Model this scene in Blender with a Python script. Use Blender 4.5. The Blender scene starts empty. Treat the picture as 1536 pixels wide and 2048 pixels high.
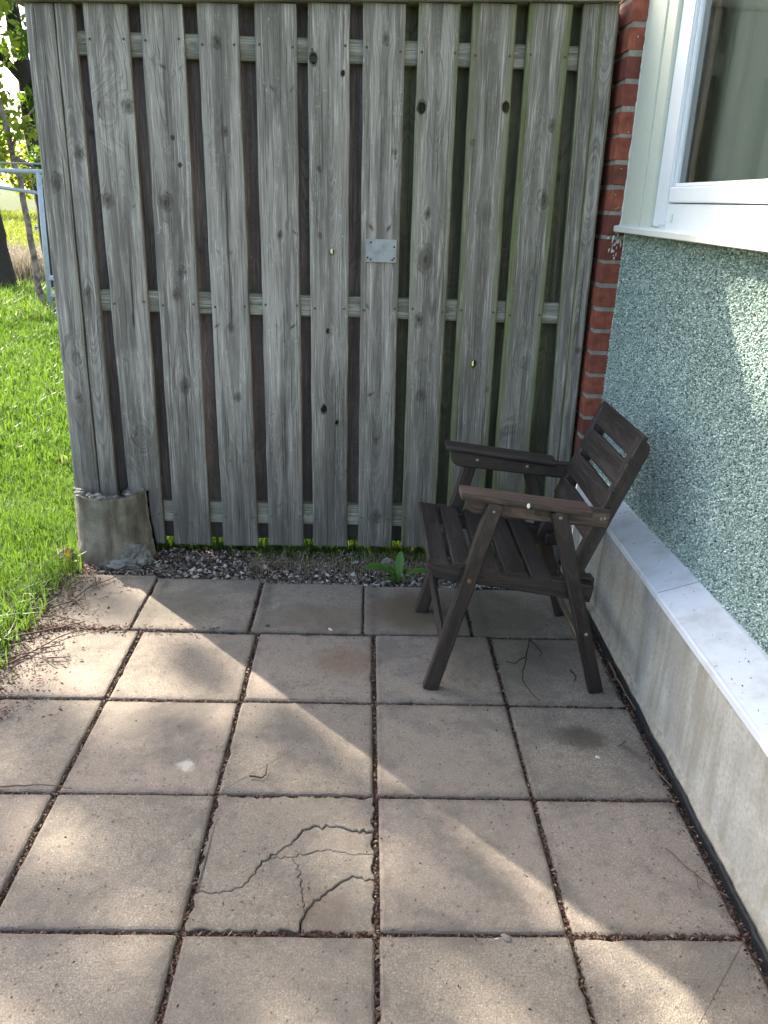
import bpy, bmesh, math, random
import numpy as np
from mathutils import Vector, Matrix, noise as mnoise

S = 0.36                       # metres per paving-slab unit; all layout below is in slab units
rnd = random.Random(7)
rng = np.random.default_rng(7)
sc = bpy.context.scene
col = sc.collection

# ---------------------------------------------------------------- camera
cam_d = bpy.data.cameras.new("camera")
cam = bpy.data.objects.new("camera", cam_d)
col.objects.link(cam)
cam.location = (-0.1257 * S, -5.9833 * S, 3.5094 * S)
cam.rotation_euler = (1.193907, -0.0310497, -0.0173385)
cam_d.sensor_fit = 'VERTICAL'
cam_d.sensor_height = 36.0
cam_d.lens = 1581.5 / 2048 * 36.0
cam_d.clip_start = 0.05
cam_d.clip_end = 600
sc.camera = cam

# ---------------------------------------------------------------- light
SUN_DIR = Vector((-1.0, 1.11, 1.07)).normalized()
elev = math.asin(SUN_DIR.z)
world = bpy.data.worlds.new("World")
sc.world = world
world.use_nodes = True
wn = world.node_tree
bg = wn.nodes["Background"]
sky = wn.nodes.new("ShaderNodeTexSky")
sky.sky_type = 'NISHITA'
sky.sun_disc = False
sky.sun_elevation = elev
sky.sun_rotation = math.atan2(SUN_DIR.x, SUN_DIR.y)
sky.air_density = 1.0
sky.dust_density = 2.5
sky.ozone_density = 0.6
wn.links.new(sky.outputs[0], bg.inputs[0])
bg.inputs[1].default_value = 0.145
sun_d = bpy.data.lights.new("sun", 'SUN')
sun_d.energy = 5.0
sun_d.angle = math.radians(0.53)
sun_d.color = (1.0, 0.90, 0.76)
sun = bpy.data.objects.new("sun", sun_d)
col.objects.link(sun)
sun.rotation_euler = (-SUN_DIR).to_track_quat('-Z', 'Y').to_euler()
sun.location = SUN_DIR * 30
sc.view_settings.view_transform = 'Standard'
sc.view_settings.look = 'None'
sc.view_settings.gamma = 1
sc.view_settings.use_curve_mapping = False
sc.view_settings.exposure = 2.2
sc.cycles.max_bounces = 8
sc.cycles.transparent_max_bounces = 12
sc.cycles.use_denoising = True

# ---------------------------------------------------------------- shader helpers
class NT:
    def __init__(self, name):
        self.m = bpy.data.materials.new(name)
        self.m.use_nodes = True
        self.nt = self.m.node_tree
        self.b = self.nt.nodes["Principled BSDF"]
        self.out = self.nt.nodes["Material Output"]
    def n(self, typ, ins=None, **props):
        x = self.nt.nodes.new(typ)
        for k, v in props.items():
            setattr(x, k, v)
        for k, v in (ins or {}).items():
            self.put(x.inputs[k], v)
        return x
    def put(self, sock, v):
        if isinstance(v, bpy.types.NodeSocket):
            self.nt.links.new(v, sock)
        elif v is not None:
            if hasattr(sock.default_value, '__len__') and not hasattr(v, '__len__'):
                v = (v,) * len(sock.default_value)
            if hasattr(v, '__len__') and len(sock.default_value) == 4 and len(v) == 3:
                v = (*v, 1)
            sock.default_value = v
    def obj(self):
        return self.n('ShaderNodeTexCoord').outputs['Object']
    def attr(self, name, kind='GEOMETRY'):
        return self.n('ShaderNodeAttribute', attribute_name=name, attribute_type=kind)
    def rand(self):
        return self.n('ShaderNodeObjectInfo').outputs['Random']
    def noise(self, vec, scale, detail=3, rough=.55, dist=0.0, out='Fac'):
        return self.n('ShaderNodeTexNoise', {'Vector': vec, 'Scale': scale, 'Detail': detail, 'Roughness': rough, 'Distortion': dist}).outputs[out]
    def voro(self, vec, scale, out='Distance', feature='F1', rnd_=1.0):
        return self.n('ShaderNodeTexVoronoi', {'Vector': vec, 'Scale': scale, 'Randomness': rnd_}, feature=feature).outputs[out]
    def ma(self, op, a, b=None, c=None):
        x = self.n('ShaderNodeMath', operation=op)
        for i, v in enumerate((a, b, c)):
            if v is not None:
                self.put(x.inputs[i], v)
        return x.outputs[0]
    def vm(self, op, a, b):
        x = self.n('ShaderNodeVectorMath', operation=op)
        self.put(x.inputs[0], a); self.put(x.inputs[1], b)
        return x.outputs['Value'] if op in ('DISTANCE', 'LENGTH', 'DOT_PRODUCT') else x.outputs[0]
    def xyz(self, x, y, z):
        return self.n('ShaderNodeCombineXYZ', {'X': x, 'Y': y, 'Z': z}).outputs[0]
    def sep(self, v):
        return self.n('ShaderNodeSeparateXYZ', {0: v}).outputs
    def mr(self, v, a, b, c=0.0, d=1.0, smooth=True):
        return self.n('ShaderNodeMapRange', {'Value': v, 'From Min': a, 'From Max': b, 'To Min': c, 'To Max': d},
                      interpolation_type='SMOOTHSTEP' if smooth else 'LINEAR').outputs[0]
    def mix(self, f, a, b, mode='MIX'):
        x = self.n('ShaderNodeMix', data_type='RGBA', blend_type=mode)
        self.put(x.inputs[0], f); self.put(x.inputs[6], a); self.put(x.inputs[7], b)
        return x.outputs[2]
    def ramp(self, f, stops):
        x = self.n('ShaderNodeValToRGB', {'Fac': f})
        e = x.color_ramp.elements
        while len(e) < len(stops):
            e.new(.5)
        for s, (p, c) in zip(e, stops):
            s.position = p
            s.color = (*c, 1)
        return x.outputs[0]
    def bump(self, h, strength=.5, dist=.002, normal=None):
        return self.n('ShaderNodeBump', {'Height': h, 'Strength': strength, 'Distance': dist, 'Normal': normal}).outputs[0]
    def done(self, color=None, rough=.8, normal=None, spec=.3, **kw):
        b = self.b
        self.put(b.inputs['Base Color'], color)
        self.put(b.inputs['Roughness'], rough)
        self.put(b.inputs['Specular IOR Level'], spec)
        if normal is not None:
            self.put(b.inputs['Normal'], normal)
        for k, v in kw.items():
            self.put(b.inputs[k], v)
        return self.m

def grey(v, t=(1, 1, 1)):
    return (v * t[0], v * t[1], v * t[2])

# ---------------------------------------------------------------- materials
def wood_mat(name, dark, light, ringdark, knotcol, bump=.6, rough=.85, green=1.0, spec=.2, darken=1.0):
    t = NT(name)
    w = t.attr('wood').outputs['Vector']              # x: ring radius, y: across, z: along (metres)
    q = t.attr('wm').outputs['Vector']                # x: knot, y: edge, z: height above the ground
    g, ax, al = t.sep(w)[0], t.sep(w)[1], t.sep(w)[2]
    kn0, ed, hz = t.sep(q)[0], t.sep(q)[1], t.sep(q)[2]
    kn = kn0
    r = t.rand()
    seed = t.ma('MULTIPLY', r, 37.0)
    fib = t.noise(t.xyz(t.ma('MULTIPLY', g, 900.), t.ma('MULTIPLY', al, 7.), seed), 1.0, 4, .6)
    fine = t.noise(t.xyz(t.ma('MULTIPLY', ax, 1500.), t.ma('MULTIPLY', al, 22.), seed), 1.0, 2, .6)
    gw = t.ma('ADD', g, t.ma('MULTIPLY', t.noise(t.xyz(t.ma('MULTIPLY', g, 60.), t.ma('MULTIPLY', al, 4.), seed), 1, 2), .004))
    rings = t.ma('SINE', t.ma('MULTIPLY', gw, 1650.))
    ringm = t.mr(rings, .15, 1.0)
    ringvis = t.mr(t.noise(t.xyz(t.ma('MULTIPLY', ax, 14.), t.ma('MULTIPLY', al, 1.4), t.ma('ADD', seed, 9.)), 1, 2), .42, .68)
    ringm = t.ma('MULTIPLY', ringm, ringvis)
    broad = t.noise(t.xyz(t.ma('MULTIPLY', ax, 26.), t.ma('MULTIPLY', al, 1.6), t.ma('ADD', seed, 3.)), 1, 4, .6)
    blot = t.noise(t.xyz(t.ma('MULTIPLY', ax, 30.), t.ma('MULTIPLY', al, 9.), t.ma('ADD', seed, 5.)), 1, 4, .65)
    f = t.ma('ADD', t.ma('MULTIPLY', t.mr(fib, .3, .72), .62), t.ma('MULTIPLY', t.mr(broad, .3, .7), .38))
    f = t.ma('ADD', f, t.ma('MULTIPLY', t.ma('SUBTRACT', r, .5), .25))
    f = t.ma('ADD', f, t.attr('tone', 'OBJECT').outputs['Fac'])
    c = t.mix(f, dark, light)
    c = t.mix(t.attr('warm', 'OBJECT').outputs['Fac'], c, t.mix(.5, c, (.16, .125, .10)))
    c = t.mix(t.ma('MULTIPLY', t.mr(broad, .56, .42, 0, 1), .5), c, grey(.5, dark) if False else tuple(.62 * x for x in dark))
    c = t.mix(t.ma('MULTIPLY', ringm, .55), c, ringdark)
    st1 = t.noise(t.xyz(t.ma('MULTIPLY', g, 260.), t.ma('MULTIPLY', al, 3.2), t.ma('ADD', seed, 21.)), 1, 4, .7)
    st2 = t.noise(t.xyz(t.ma('MULTIPLY', ax, 190.), t.ma('MULTIPLY', al, 5.5), t.ma('ADD', seed, 27.)), 1, 3, .7)
    c = t.mix(t.mr(st1, .48, .34, 0, .58), c, tuple(.50 * x for x in dark))
    c = t.mix(t.mr(st2, .53, .70, 0, .60), c, tuple(min(.62, x * 1.55) for x in light))
    speck = t.noise(t.xyz(t.ma('MULTIPLY', ax, 330.), t.ma('MULTIPLY', al, 70.), t.ma('ADD', seed, 31.)), 1, 2, .6)
    c = t.mix(t.ma('MULTIPLY', t.mr(speck, .60, .74), t.mr(blot, .46, .66, 0, .7)), c, tuple(min(.66, x * 1.9) for x in light))
    cd = t.mr(t.ma('ADD', ed, t.ma('MULTIPLY', t.ma('SUBTRACT', broad, .5), 1.6)), .50, .02)
    c = t.mix(t.ma('MULTIPLY', cd, .50 * darken), c, tuple(.72 * x for x in dark))
    silver = t.ma('MULTIPLY', t.mr(fine, .56, .72), t.mr(blot, .5, .72))
    c = t.mix(t.ma('MULTIPLY', silver, .75), c, tuple(min(.62, x * 2.0) for x in light))
    cracks = t.noise(t.xyz(t.ma('MULTIPLY', ax, 420.), t.ma('MULTIPLY', al, 2.2), t.ma('ADD', seed, 15.)), 1, 1)
    crk = t.mr(cracks, .335, .285)
    c = t.mix(t.ma('MULTIPLY', crk, .85), c, grey(.016))
    c = t.mix(t.mr(kn, .15, .7, 0, .92), c, t.mix(t.mr(fib, .35, .6), knotcol, tuple(2.6 * x for x in knotcol)))
    # darker towards the foot of the boards, with a ragged upper limit
    gr = t.ma('MULTIPLY', t.mr(t.ma('ADD', hz, t.ma('MULTIPLY', t.ma('SUBTRACT', blot, .5), .5)), .80, .0), .62 * darken)
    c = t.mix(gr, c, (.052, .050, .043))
    # algae on boards that carry it
    alg = t.attr('algae', 'OBJECT').outputs['Fac']
    am = t.mr(t.ma('ADD', ed, t.ma('MULTIPLY', t.ma('SUBTRACT', blot, .5), .55)), .45, 1.05)
    am = t.ma('MULTIPLY', t.ma('ADD', am, .14), alg)
    c = t.mix(t.ma('MULTIPLY', am, .72 * green), c, (.115, .135, .040))
    h = t.ma('ADD', t.ma('MULTIPLY', fib, .8), t.ma('MULTIPLY', ringm, -.35))
    h = t.ma('ADD', h, t.ma('MULTIPLY', fine, .35))
    h = t.ma('SUBTRACT', h, t.ma('MULTIPLY', crk, 1.6))
    h = t.ma('SUBTRACT', h, t.ma('MULTIPLY', kn, .5))
    return t.done(c, rough, t.bump(h, bump, .0022), spec)

M = {}
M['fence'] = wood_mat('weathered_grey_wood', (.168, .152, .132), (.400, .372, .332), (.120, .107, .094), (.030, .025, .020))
M['backwood'] = wood_mat('reddish_back_wood', (.125, .100, .090), (.255, .215, .198), (.080, .063, .058), (.04, .03, .025), bump=.35)
M['backgreen'] = wood_mat('greenish_back_wood', (.080, .080, .050), (.155, .152, .100), (.055, .055, .038), (.03, .028, .022), bump=.35)
M['rail'] = wood_mat('rail_wood', (.20, .19, .155), (.43, .42, .36), (.14, .13, .10), (.06, .05, .04), darken=.3)
M['chair'] = wood_mat('dark_stained_wood', (.0145, .0108, .0095), (.044, .033, .029), (.011, .0085, .0078), (.008, .006, .005), bump=.35, rough=.5, green=.2, spec=.35, darken=0)
M['chairworn'] = wood_mat('worn_brown_wood', (.040, .026, .019), (.13, .088, .066), (.040, .026, .019), (.02, .012, .01), bump=.6, rough=.6, green=.0, spec=.3, darken=0)
M['chairpale'] = wood_mat('pale_greenish_wood', (.06, .05, .032), (.16, .14, .09), (.05, .042, .03), (.03, .02, .015), bump=.5, rough=.75, green=.3, darken=0)  # paler, greener wood for the rear stretcher

def slab_mat():
    t = NT('concrete_slab')
    o = t.obj()
    r = t.rand()
    big = t.noise(o, 2.3, 4, .6)
    mid = t.noise(o, 14, 5, .65)
    fine = t.noise(o, 260, 3, .7)
    sand = t.noise(o, 700, 2, .6)
    c = t.mix(t.mr(big, .35, .65), (.200, .178, .147), (.295, .266, .222))
    c = t.mix(t.ma('MULTIPLY', t.mr(mid, .40, .72), .5), c, (.150, .127, .100))
    c = t.mix(t.mr(fine, .30, .70, 0, .6), (.140, .116, .092), c)
    c = t.mix(t.ma('MULTIPLY', t.mr(fine, .40, .75), .40), c, (.41, .36, .295))
    # exposed aggregate: light and dark grains
    vd = t.voro(o, 210)
    vc = t.voro(o, 210, 'Color')
    gm = t.ma('MULTIPLY', t.mr(vd, .34, .22), t.mr(t.sep(vc)[0], .86, .90))
    c = t.mix(t.ma('MULTIPLY', gm, .55), c, (.50, .45, .38))
    gd = t.ma('MULTIPLY', t.mr(vd, .36, .24), t.mr(t.sep(vc)[1], .84, .88))
    c = t.mix(t.ma('MULTIPLY', gd, .7), c, (.075, .062, .052))
    c = t.mix(t.mr(t.noise(o, 46, 3, .7), .63, .76, 0, .5), c, (.095, .080, .066))
    c = t.mix(t.ma('MULTIPLY', r, .34), c, (.185, .155, .128))
    c = t.mix(t.ma('MULTIPLY', t.mr(t.ma('FRACT', t.ma('MULTIPLY', r, 7.3)), .45, 1.), .17), c, (.32, .245, .205))
    vp = t.voro(o, 62); vpc = t.voro(o, 62, 'Color')
    pit = t.ma('MULTIPLY', t.mr(vp, .22, .12), t.mr(t.sep(vpc)[0], .62, .66))
    c = t.mix(t.ma('MULTIPLY', pit, .70), c, (.085, .070, .056))
    pit2 = t.ma('MULTIPLY', t.mr(t.voro(o, 33), .15, .07), t.mr(t.sep(t.voro(o, 33, 'Color'))[1], .86, .9))
    c = t.mix(t.ma('MULTIPLY', pit2, .7), c, (.075, .060, .050))
    c = t.mix(t.mr(t.noise(o, 24, 5, .75), .50, .68, 0, .52), c, (.115, .098, .080))
    blot = t.noise(o, 5.5, 5, .7, .4)
    c = t.mix(t.mr(blot, .47, .63, 0, .58), c, (.108, .098, .084))
    sx_, sy_ = t.sep(o)[0], t.sep(o)[1]
    ex = t.ma('PINGPONG', t.ma('DIVIDE', sx_, S), .5); ey = t.ma('PINGPONG', t.ma('DIVIDE', sy_, S), .5)
    ed_ = t.ma('ADD', t.ma('MINIMUM', ex, ey), t.ma('MULTIPLY', t.ma('SUBTRACT', t.noise(o, 17, 4, .7), .5), .22))
    c = t.mix(t.mr(ed_, .085, -.02, 0, .62), c, (.085, .074, .062))
    # stains with shapes of their own (position, radius, colour, strength)
    wob = t.vm('SCALE', t.vm('SUBTRACT', t.noise(o, 9, 4, .65, out='Color'), (.5, .5, .5)), None) if False else t.vm('MULTIPLY', t.vm('SUBTRACT', t.noise(o, 9, 4, .65, out='Color'), (.5, .5, .5)), (.10, .10, 0))
    od = t.vm('ADD', o, wob)
    spots = [((-.24, -.42), .30, (.150, .092, .055), .55, (1.2, 1)), ((-.44, .25), .42, (.125, .090, .062), .5, (1.5, .8)),
             ((1.46, -1.38), .20, (.052, .044, .030), .75, (1.5, 1)), ((-1.27, -1.73), .085, (.50, .47, .42), .55, (1.1, .9)),
             ((-1.72, .42), .46, (.085, .080, .058), .55, (1.3, .8)), ((.36, .45), .52, (.105, .072, .040), .8, (1, 1)),
             ((.95, .45), .75, (.075, .070, .045), .6, (1.2, .9)), ((1.15, -.35), .7, (.100, .092, .070), .45, (1, .8)),
             ((-.30, -2.85), .2, (.12, .085, .06), .4, (1, 1)), ((-2.2, .25), .6, (.115, .100, .085), .4, (1.2, 1)),
             ((.62, -3.02), .035, (.60, .57, .52), .6, (1.3, .8)), ((-2.45, -.75), .35, (.30, .235, .19), .4, (1.3, .8))]
    for (x, y), rad, cc, st, (sx, sy) in spots:
        d = t.vm('LENGTH', t.vm('MULTIPLY', t.vm('SUBTRACT', od, (x * S, y * S, 0)), (1 / sx, 1 / sy, 0)), (0, 0, 0))
        c = t.mix(t.ma('MULTIPLY', t.mr(d, rad * S, rad * S * .35), st), c, cc)
    h = t.ma('ADD', t.ma('MULTIPLY', fine, 1.0), t.ma('MULTIPLY', sand, .6))
    h = t.ma('ADD', h, t.ma('MULTIPLY', mid, 1.4))
    h = t.ma('ADD', h, t.ma('MULTIPLY', t.mr(vd, .5, .1), .35))
    h = t.ma('SUBTRACT', h, t.ma('MULTIPLY', pit, .9))
    return t.done(c, .92, t.bump(h, .75, .0022), .2)
M['slab'] = slab_mat()

def soil_mat(name, a, b, c3, sc_=60):
    t = NT(name)
    o = t.obj()
    n1 = t.noise(o, sc_, 5, .7)
    n2 = t.noise(o, sc_ * .12, 3)
    n3 = t.voro(o, sc_ * 2.2)
    c = t.mix(t.mr(n1, .35, .65), a, b)
    c = t.mix(t.ma('MULTIPLY', t.mr(n2, .45, .65), .6), c, c3)
    return t.done(c, .95, t.bump(t.ma('ADD', n1, n3), .9, .006), .1)
M['soil'] = soil_mat('brown_soil', (.035, .025, .020), (.115, .082, .064), (.085, .072, .060))
M['lawnsoil'] = soil_mat('lawn_ground', (.030, .045, .012), (.060, .085, .022), (.055, .070, .020), 40)

def tint_mat(name, stops, rough=.6, trans=.0, spec=.25, tcol=None, bumpy=False):
    t = NT(name)
    f = t.attr('tint').outputs['Fac']
    c = t.ramp(f, stops)
    nrm = None
    if bumpy:
        o = t.obj()
        n1 = t.noise(o, 320, 4, .65)
        c = t.mix(t.mr(n1, .35, .7, 0, .45), c, t.mix(.5, c, (.02, .02, .02)))
        nrm = t.bump(n1, .5, .002)
    t.done(c, rough, nrm, spec)
    if trans:
        tr = t.n('ShaderNodeBsdfTranslucent', {'Color': t.mix(.5, c, tcol or (.25, .32, .03))})
        mx = t.n('ShaderNodeMixShader', {0: trans, 1: t.b.outputs[0], 2: tr.outputs[0]})
        t.put(t.out.inputs[0], mx.outputs[0])
    return t.m
M['grass'] = tint_mat('grass_blades', [(0, (.022, .055, .012)), (.45, (.046, .102, .020)), (.8, (.082, .135, .028)), (.9, (.13, .14, .05)), (1, (.24, .20, .11))], .5, .42, .3, (.20, .36, .02))
M['meadow'] = tint_mat('meadow_grass', [(0, (.12, .17, .03)), (.5, (.22, .26, .05)), (1, (.32, .33, .10))], .6, .4, .2, (.32, .38, .03))
M['reed'] = tint_mat('dry_reeds', [(0, (.16, .13, .09)), (.6, (.30, .25, .18)), (1, (.42, .37, .29))], .7, .25, .2, (.35, .30, .2))
M['leaf'] = tint_mat('tree_leaves', [(0, (.030, .075, .014)), (.5, (.060, .125, .018)), (1, (.120, .170, .022))], .45, .45, .35, (.24, .36, .02))
M['leafbright'] = tint_mat('bright_leaves', [(0, (.07, .13, .02)), (.5, (.14, .20, .025)), (1, (.22, .24, .03))], .45, .5, .35, (.40, .45, .03))
M['stone'] = tint_mat('gravel_stone', [(0, (.040, .034, .030)), (.35, (.115, .098, .084)), (.7, (.26, .225, .19)), (1, (.55, .51, .46))], .85, 0, .25, None, True)
M['litter'] = tint_mat('leaf_litter', [(0, (.020, .012, .009)), (.45, (.070, .035, .024)), (.8, (.125, .075, .050)), (1, (.26, .20, .14))], .85)
M['dryleaf'] = tint_mat('dry_leaf', [(0, (.05, .028, .018)), (1, (.14, .08, .05))], .7)

def pebble_mats():
    t = NT('pebbledash_chips')
    f = t.attr('tint').outputs['Fac']
    c = t.ramp(f, [(0, (.070, .105, .095)), (.22, (.19, .265, .23)), (.5, (.33, .42, .365)), (.75, (.46, .545, .48)), (1, (.70, .73, .67))])
    a = t.done(c, .65, None, .3)
    t = NT('pebbledash_mortar')
    n1 = t.noise(t.obj(), 300, 3)
    return a, t.done(t.mix(n1, (.20, .26, .23), (.28, .35, .31)), .9, t.bump(n1, .6, .003), .2)
M['chips'], M['dash'] = pebble_mats()

def concrete_mat(name, a, b, stain, st=.6, scale=1.0, drip=True, bumps=.6):
    t = NT(name)
    o = t.obj()
    x, y, z = t.sep(o)[0], t.sep(o)[1], t.sep(o)[2]
    n1 = t.noise(o, 5 * scale, 5, .6)
    n2 = t.noise(o, 90 * scale, 4, .65)
    n3 = t.noise(o, 420, 3, .6)
    c = t.mix(t.mr(n1, .35, .65), a, b)
    c = t.mix(t.mr(n2, .40, .72, 0, .5), c, tuple(v * .62 for v in a))
    c = t.mix(t.mr(n3, .52, .75, 0, .35), c, tuple(min(.7, v * 1.5) for v in b))
    if drip:
        d = t.noise(t.xyz(t.ma('MULTIPLY', x, 16), t.ma('MULTIPLY', y, 16), t.ma('MULTIPLY', z, 2.2)), 1, 4, .6)
        c = t.mix(t.mr(d, .46, .68, 0, st), c, stain)
    h = t.ma('ADD', n2, t.ma('MULTIPLY', n3, .7))
    return t.done(c, .9, t.bump(h, bumps, .002), .2)
M['plinth'] = concrete_mat('plinth_render', (.29, .28, .245), (.40, .385, .345), (.20, .185, .135), .6)
M['footing'] = concrete_mat('footing_concrete', (.135, .118, .088), (.245, .220, .172), (.070, .058, .036), .85, 2.6, True, 1.0)
M['broken'] = concrete_mat('broken_concrete', (.115, .108, .094), (.25, .238, .212), (.085, .078, .068), .5, 4.0, False, .9)
M['mortar'] = concrete_mat('grey_mortar', (.23, .21, .17), (.34, .31, .26), (.15, .14, .11), .3, 6.0, False)

def paint_mat(name, base, dirt, amt=.35, rough=.45, spec=.4, scale=1.0, bump=.12):
    t = NT(name)
    o = t.obj()
    n1 = t.noise(o, 11 * scale, 5, .65)
    n2 = t.noise(o, 150 * scale, 4, .7)
    n3 = t.noise(o, 55 * scale, 3, .7)
    c = t.mix(t.mr(n1, .42, .75, 0, amt), base, dirt)
    c = t.mix(t.mr(n2, .60, .78, 0, amt), c, dirt)
    c = t.mix(t.mr(n3, .68, .74, 0, amt * 1.4), c, tuple(v * .5 for v in dirt))
    return t.done(c, t.mr(n1, .3, .7, rough, rough + .2), t.bump(n2, bump, .001), spec)
M['ledge'] = paint_mat('white_ledge_paint', (.52, .55, .58), (.33, .33, .31), .6, .6)
M['pvc'] = paint_mat('white_window_frame', (.66, .69, .70), (.62, .64, .62), .3, .3, .5, .6, .03)
M['trim'] = paint_mat('pale_green_trim', (.55, .58, .48), (.46, .49, .39), .4, .45, .4, .6, .04)
M['sill'] = paint_mat('white_sill', (.62, .63, .57), (.48, .49, .42), .35, .4, .4, .8, .04)
M['caulk'] = paint_mat('white_caulk', (.60, .60, .55), (.38, .37, .32), .5, .7, .2, 6, .5)
M['rack'] = paint_mat('blue_grey_steel', (.38, .42, .46), (.24, .24, .24), .5, .45, .5, 2)
M['alu'] = paint_mat('dull_aluminium', (.30, .315, .32), (.19, .19, .18), .9, .5, .5, 3)

def brick_mat():
    t = NT('red_brick')
    o = t.obj()
    r = t.rand()
    x, y, z = t.sep(o)[0], t.sep(o)[1], t.sep(o)[2]
    n1 = t.noise(o, 30, 4, .6)
    st = t.noise(t.xyz(t.ma('MULTIPLY', x, 420), t.ma('MULTIPLY', y, 420), t.ma('MULTIPLY', z, 14)), 1, 2)
    pit = t.noise(o, 260, 3, .7)
    c = t.mix(t.mr(n1, .3, .7), (.190, .054, .034), (.315, .098, .058))
    c = t.mix(t.ma('MULTIPLY', t.mr(r, .25, 1.0), .75), c, (.100, .034, .028))
    c = t.mix(t.mr(st, .55, .72, 0, .45), c, (.065, .022, .018))
    c = t.mix(t.mr(pit, .70, .76, 0, .75), c, (.40, .34, .29))
    return t.done(c, .85, t.bump(t.ma('ADD', t.ma('MULTIPLY', st, 1.0), pit), .6, .0016), .25)
M['brick'] = brick_mat()

def flat(name, c, rough=.6, spec=.3, metal=0, nz=0, nscale=60, low=.6):
    t = NT(name)
    cc = c
    nrm = None
    n1 = t.noise(t.obj(), nscale, 4, .6)
    cc = t.mix(t.mr(n1, .35, .7, 0, .5 if low == .6 else .95), c, tuple(v * low for v in c))
    if nz:
        nrm = t.bump(n1, nz, .003)
    return t.done(cc, rough, nrm, spec, Metallic=metal)
M['bolt'] = flat('old_bolt', (.30, .28, .25), .5, .5, .7)
M['nail'] = flat('dark_nail', (.10, .085, .075), .6, .3, .4)
M['rust'] = flat('rusty_bolt', (.22, .09, .04), .7, .3, .3)
M['dropping'] = flat('bird_dropping', (.72, .70, .62), .7)
M['membrane'] = flat('black_membrane', (.012, .013, .015), .45, .4, 0, .6, 30)
M['twig'] = flat('dry_twig', (.115, .080, .058), .85, .2, 0, .5, 120)
M['twigdark'] = flat('dark_twig', (.035, .026, .02), .85, .2, 0, .5, 120)
M['bark'] = flat('dark_bark', (.050, .042, .034), .9, .2, 0, 1.0, 22)
M['barklight'] = flat('light_bark', (.26, .20, .15), .9, .2, 0, 1.0, 14, .25)
M['wire'] = flat('wire', (.45, .45, .45), .4, .5, .6)
M['brownstrip'] = flat('brown_window_strip', (.30, .23, .19), .6)
M['room'] = flat('room_paint', (.55, .57, .53), .9)
M['housewall'] = flat('upper_render', (.34, .38, .35), .9, .2, 0, .4, 200)
M['weed'] = tint_mat('dandelion_leaf', [(0, (.055, .140, .020)), (1, (.085, .200, .030))], .45, .35, .4, (.18, .36, .03))
M['reddish'] = tint_mat('red_and_green_leaf', [(0, (.20, .055, .018)), (.4, (.20, .09, .02)), (.6, (.10, .19, .025)), (1, (.14, .26, .03))], .5, .35, .35)
M['bluething'] = flat('blue_plastic', (.03, .16, .42), .5)
M['darkshed'] = flat('dark_green_paint', (.03, .07, .05), .6)

def curtain_mat():
    t = NT('sheer_curtain')
    n1 = t.noise(t.obj(), 400, 2)
    t.done(t.mix(n1, (.62, .64, .58), (.72, .74, .68)), .9)
    tr = t.n('ShaderNodeBsdfTranslucent', {'Color': (.40, .46, .40, 1)})
    mx = t.n('ShaderNodeMixShader', {0: .2, 1: t.b.outputs[0], 2: tr.outputs[0]})
    t.put(t.out.inputs[0], mx.outputs[0])
    return t.m
M['curtain'] = curtain_mat()
def glass_mat():
    t = NT('window_glass')
    tr = t.n('ShaderNodeBsdfTransparent', {'Color': (.86, .91, .88, 1)})
    smear = t.noise(t.obj(), 7, 4, .6)
    gl = t.n('ShaderNodeBsdfGlossy', {'Color': (1, 1, 1, 1), 'Roughness': t.mr(smear, .5, .7, .01, .12)})
    fr = t.n('ShaderNodeFresnel', {'IOR': 2.2})
    mx = t.n('ShaderNodeMixShader', {0: fr.outputs[0], 1: tr.outputs[0], 2: gl.outputs[0]})
    t.put(t.out.inputs[0], mx.outputs[0])
    return t.m
M['glass'] = glass_mat()

# ---------------------------------------------------------------- object helpers
ORIG = {}
def link(o, parent=None, base=(0, 0, 0)):
    col.objects.link(o)
    if parent is not None:
        o.parent = parent
        ORIG[o.name] = ORIG[parent.name]
    else:
        ORIG[o.name] = Vector(base)
        o.location = Vector(base) * S
    return o
def tag(o, label=None, cat=None, group=None, kind=None):
    if label: o['label'] = label
    if cat: o['category'] = cat
    if group: o['group'] = group
    if kind: o['kind'] = kind
    return o
def empty(name, base, label=None, cat=None, group=None, kind=None):
    o = bpy.data.objects.new(name, None)
    o.empty_display_size = .1
    link(o, None, base)
    return tag(o, label, cat, group, kind)
def obj(name, verts, faces, mat, parent=None, base=(0, 0, 0), smooth=False, attrs=None):
    """one mesh object; verts in slab units, world coordinates"""
    b = ORIG[parent.name] if parent is not None else Vector(base)
    v = (np.asarray(verts, float) - np.array(b)) * S
    me = bpy.data.meshes.new(name)
    me.from_pydata(v.tolist(), [], faces if isinstance(faces, list) else faces.tolist())
    for k, a in (attrs or {}).items():
        a = np.asarray(a, np.float32)
        if a.ndim == 2:
            at = me.attributes.new(k, 'FLOAT_VECTOR', 'POINT'); at.data.foreach_set('vector', a.ravel())
        else:
            at = me.attributes.new(k, 'FLOAT', 'POINT'); at.data.foreach_set('value', a)
    if smooth:
        me.polygons.foreach_set('use_smooth', [True] * len(me.polygons))
    me.materials.append(mat)
    me.update()
    return link(bpy.data.objects.new(name, me), parent, base)
def fin(bm, name, mat, parent=None, base=(0, 0, 0), smooth=False):
    bmesh.ops.recalc_face_normals(bm, faces=bm.faces)
    bm.verts.index_update()
    v = [tuple(x.co) for x in bm.verts]
    f = [[x.index for x in p.verts] for p in bm.faces]
    bm.free()
    return obj(name, v, f, mat, parent, base, smooth)
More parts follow.
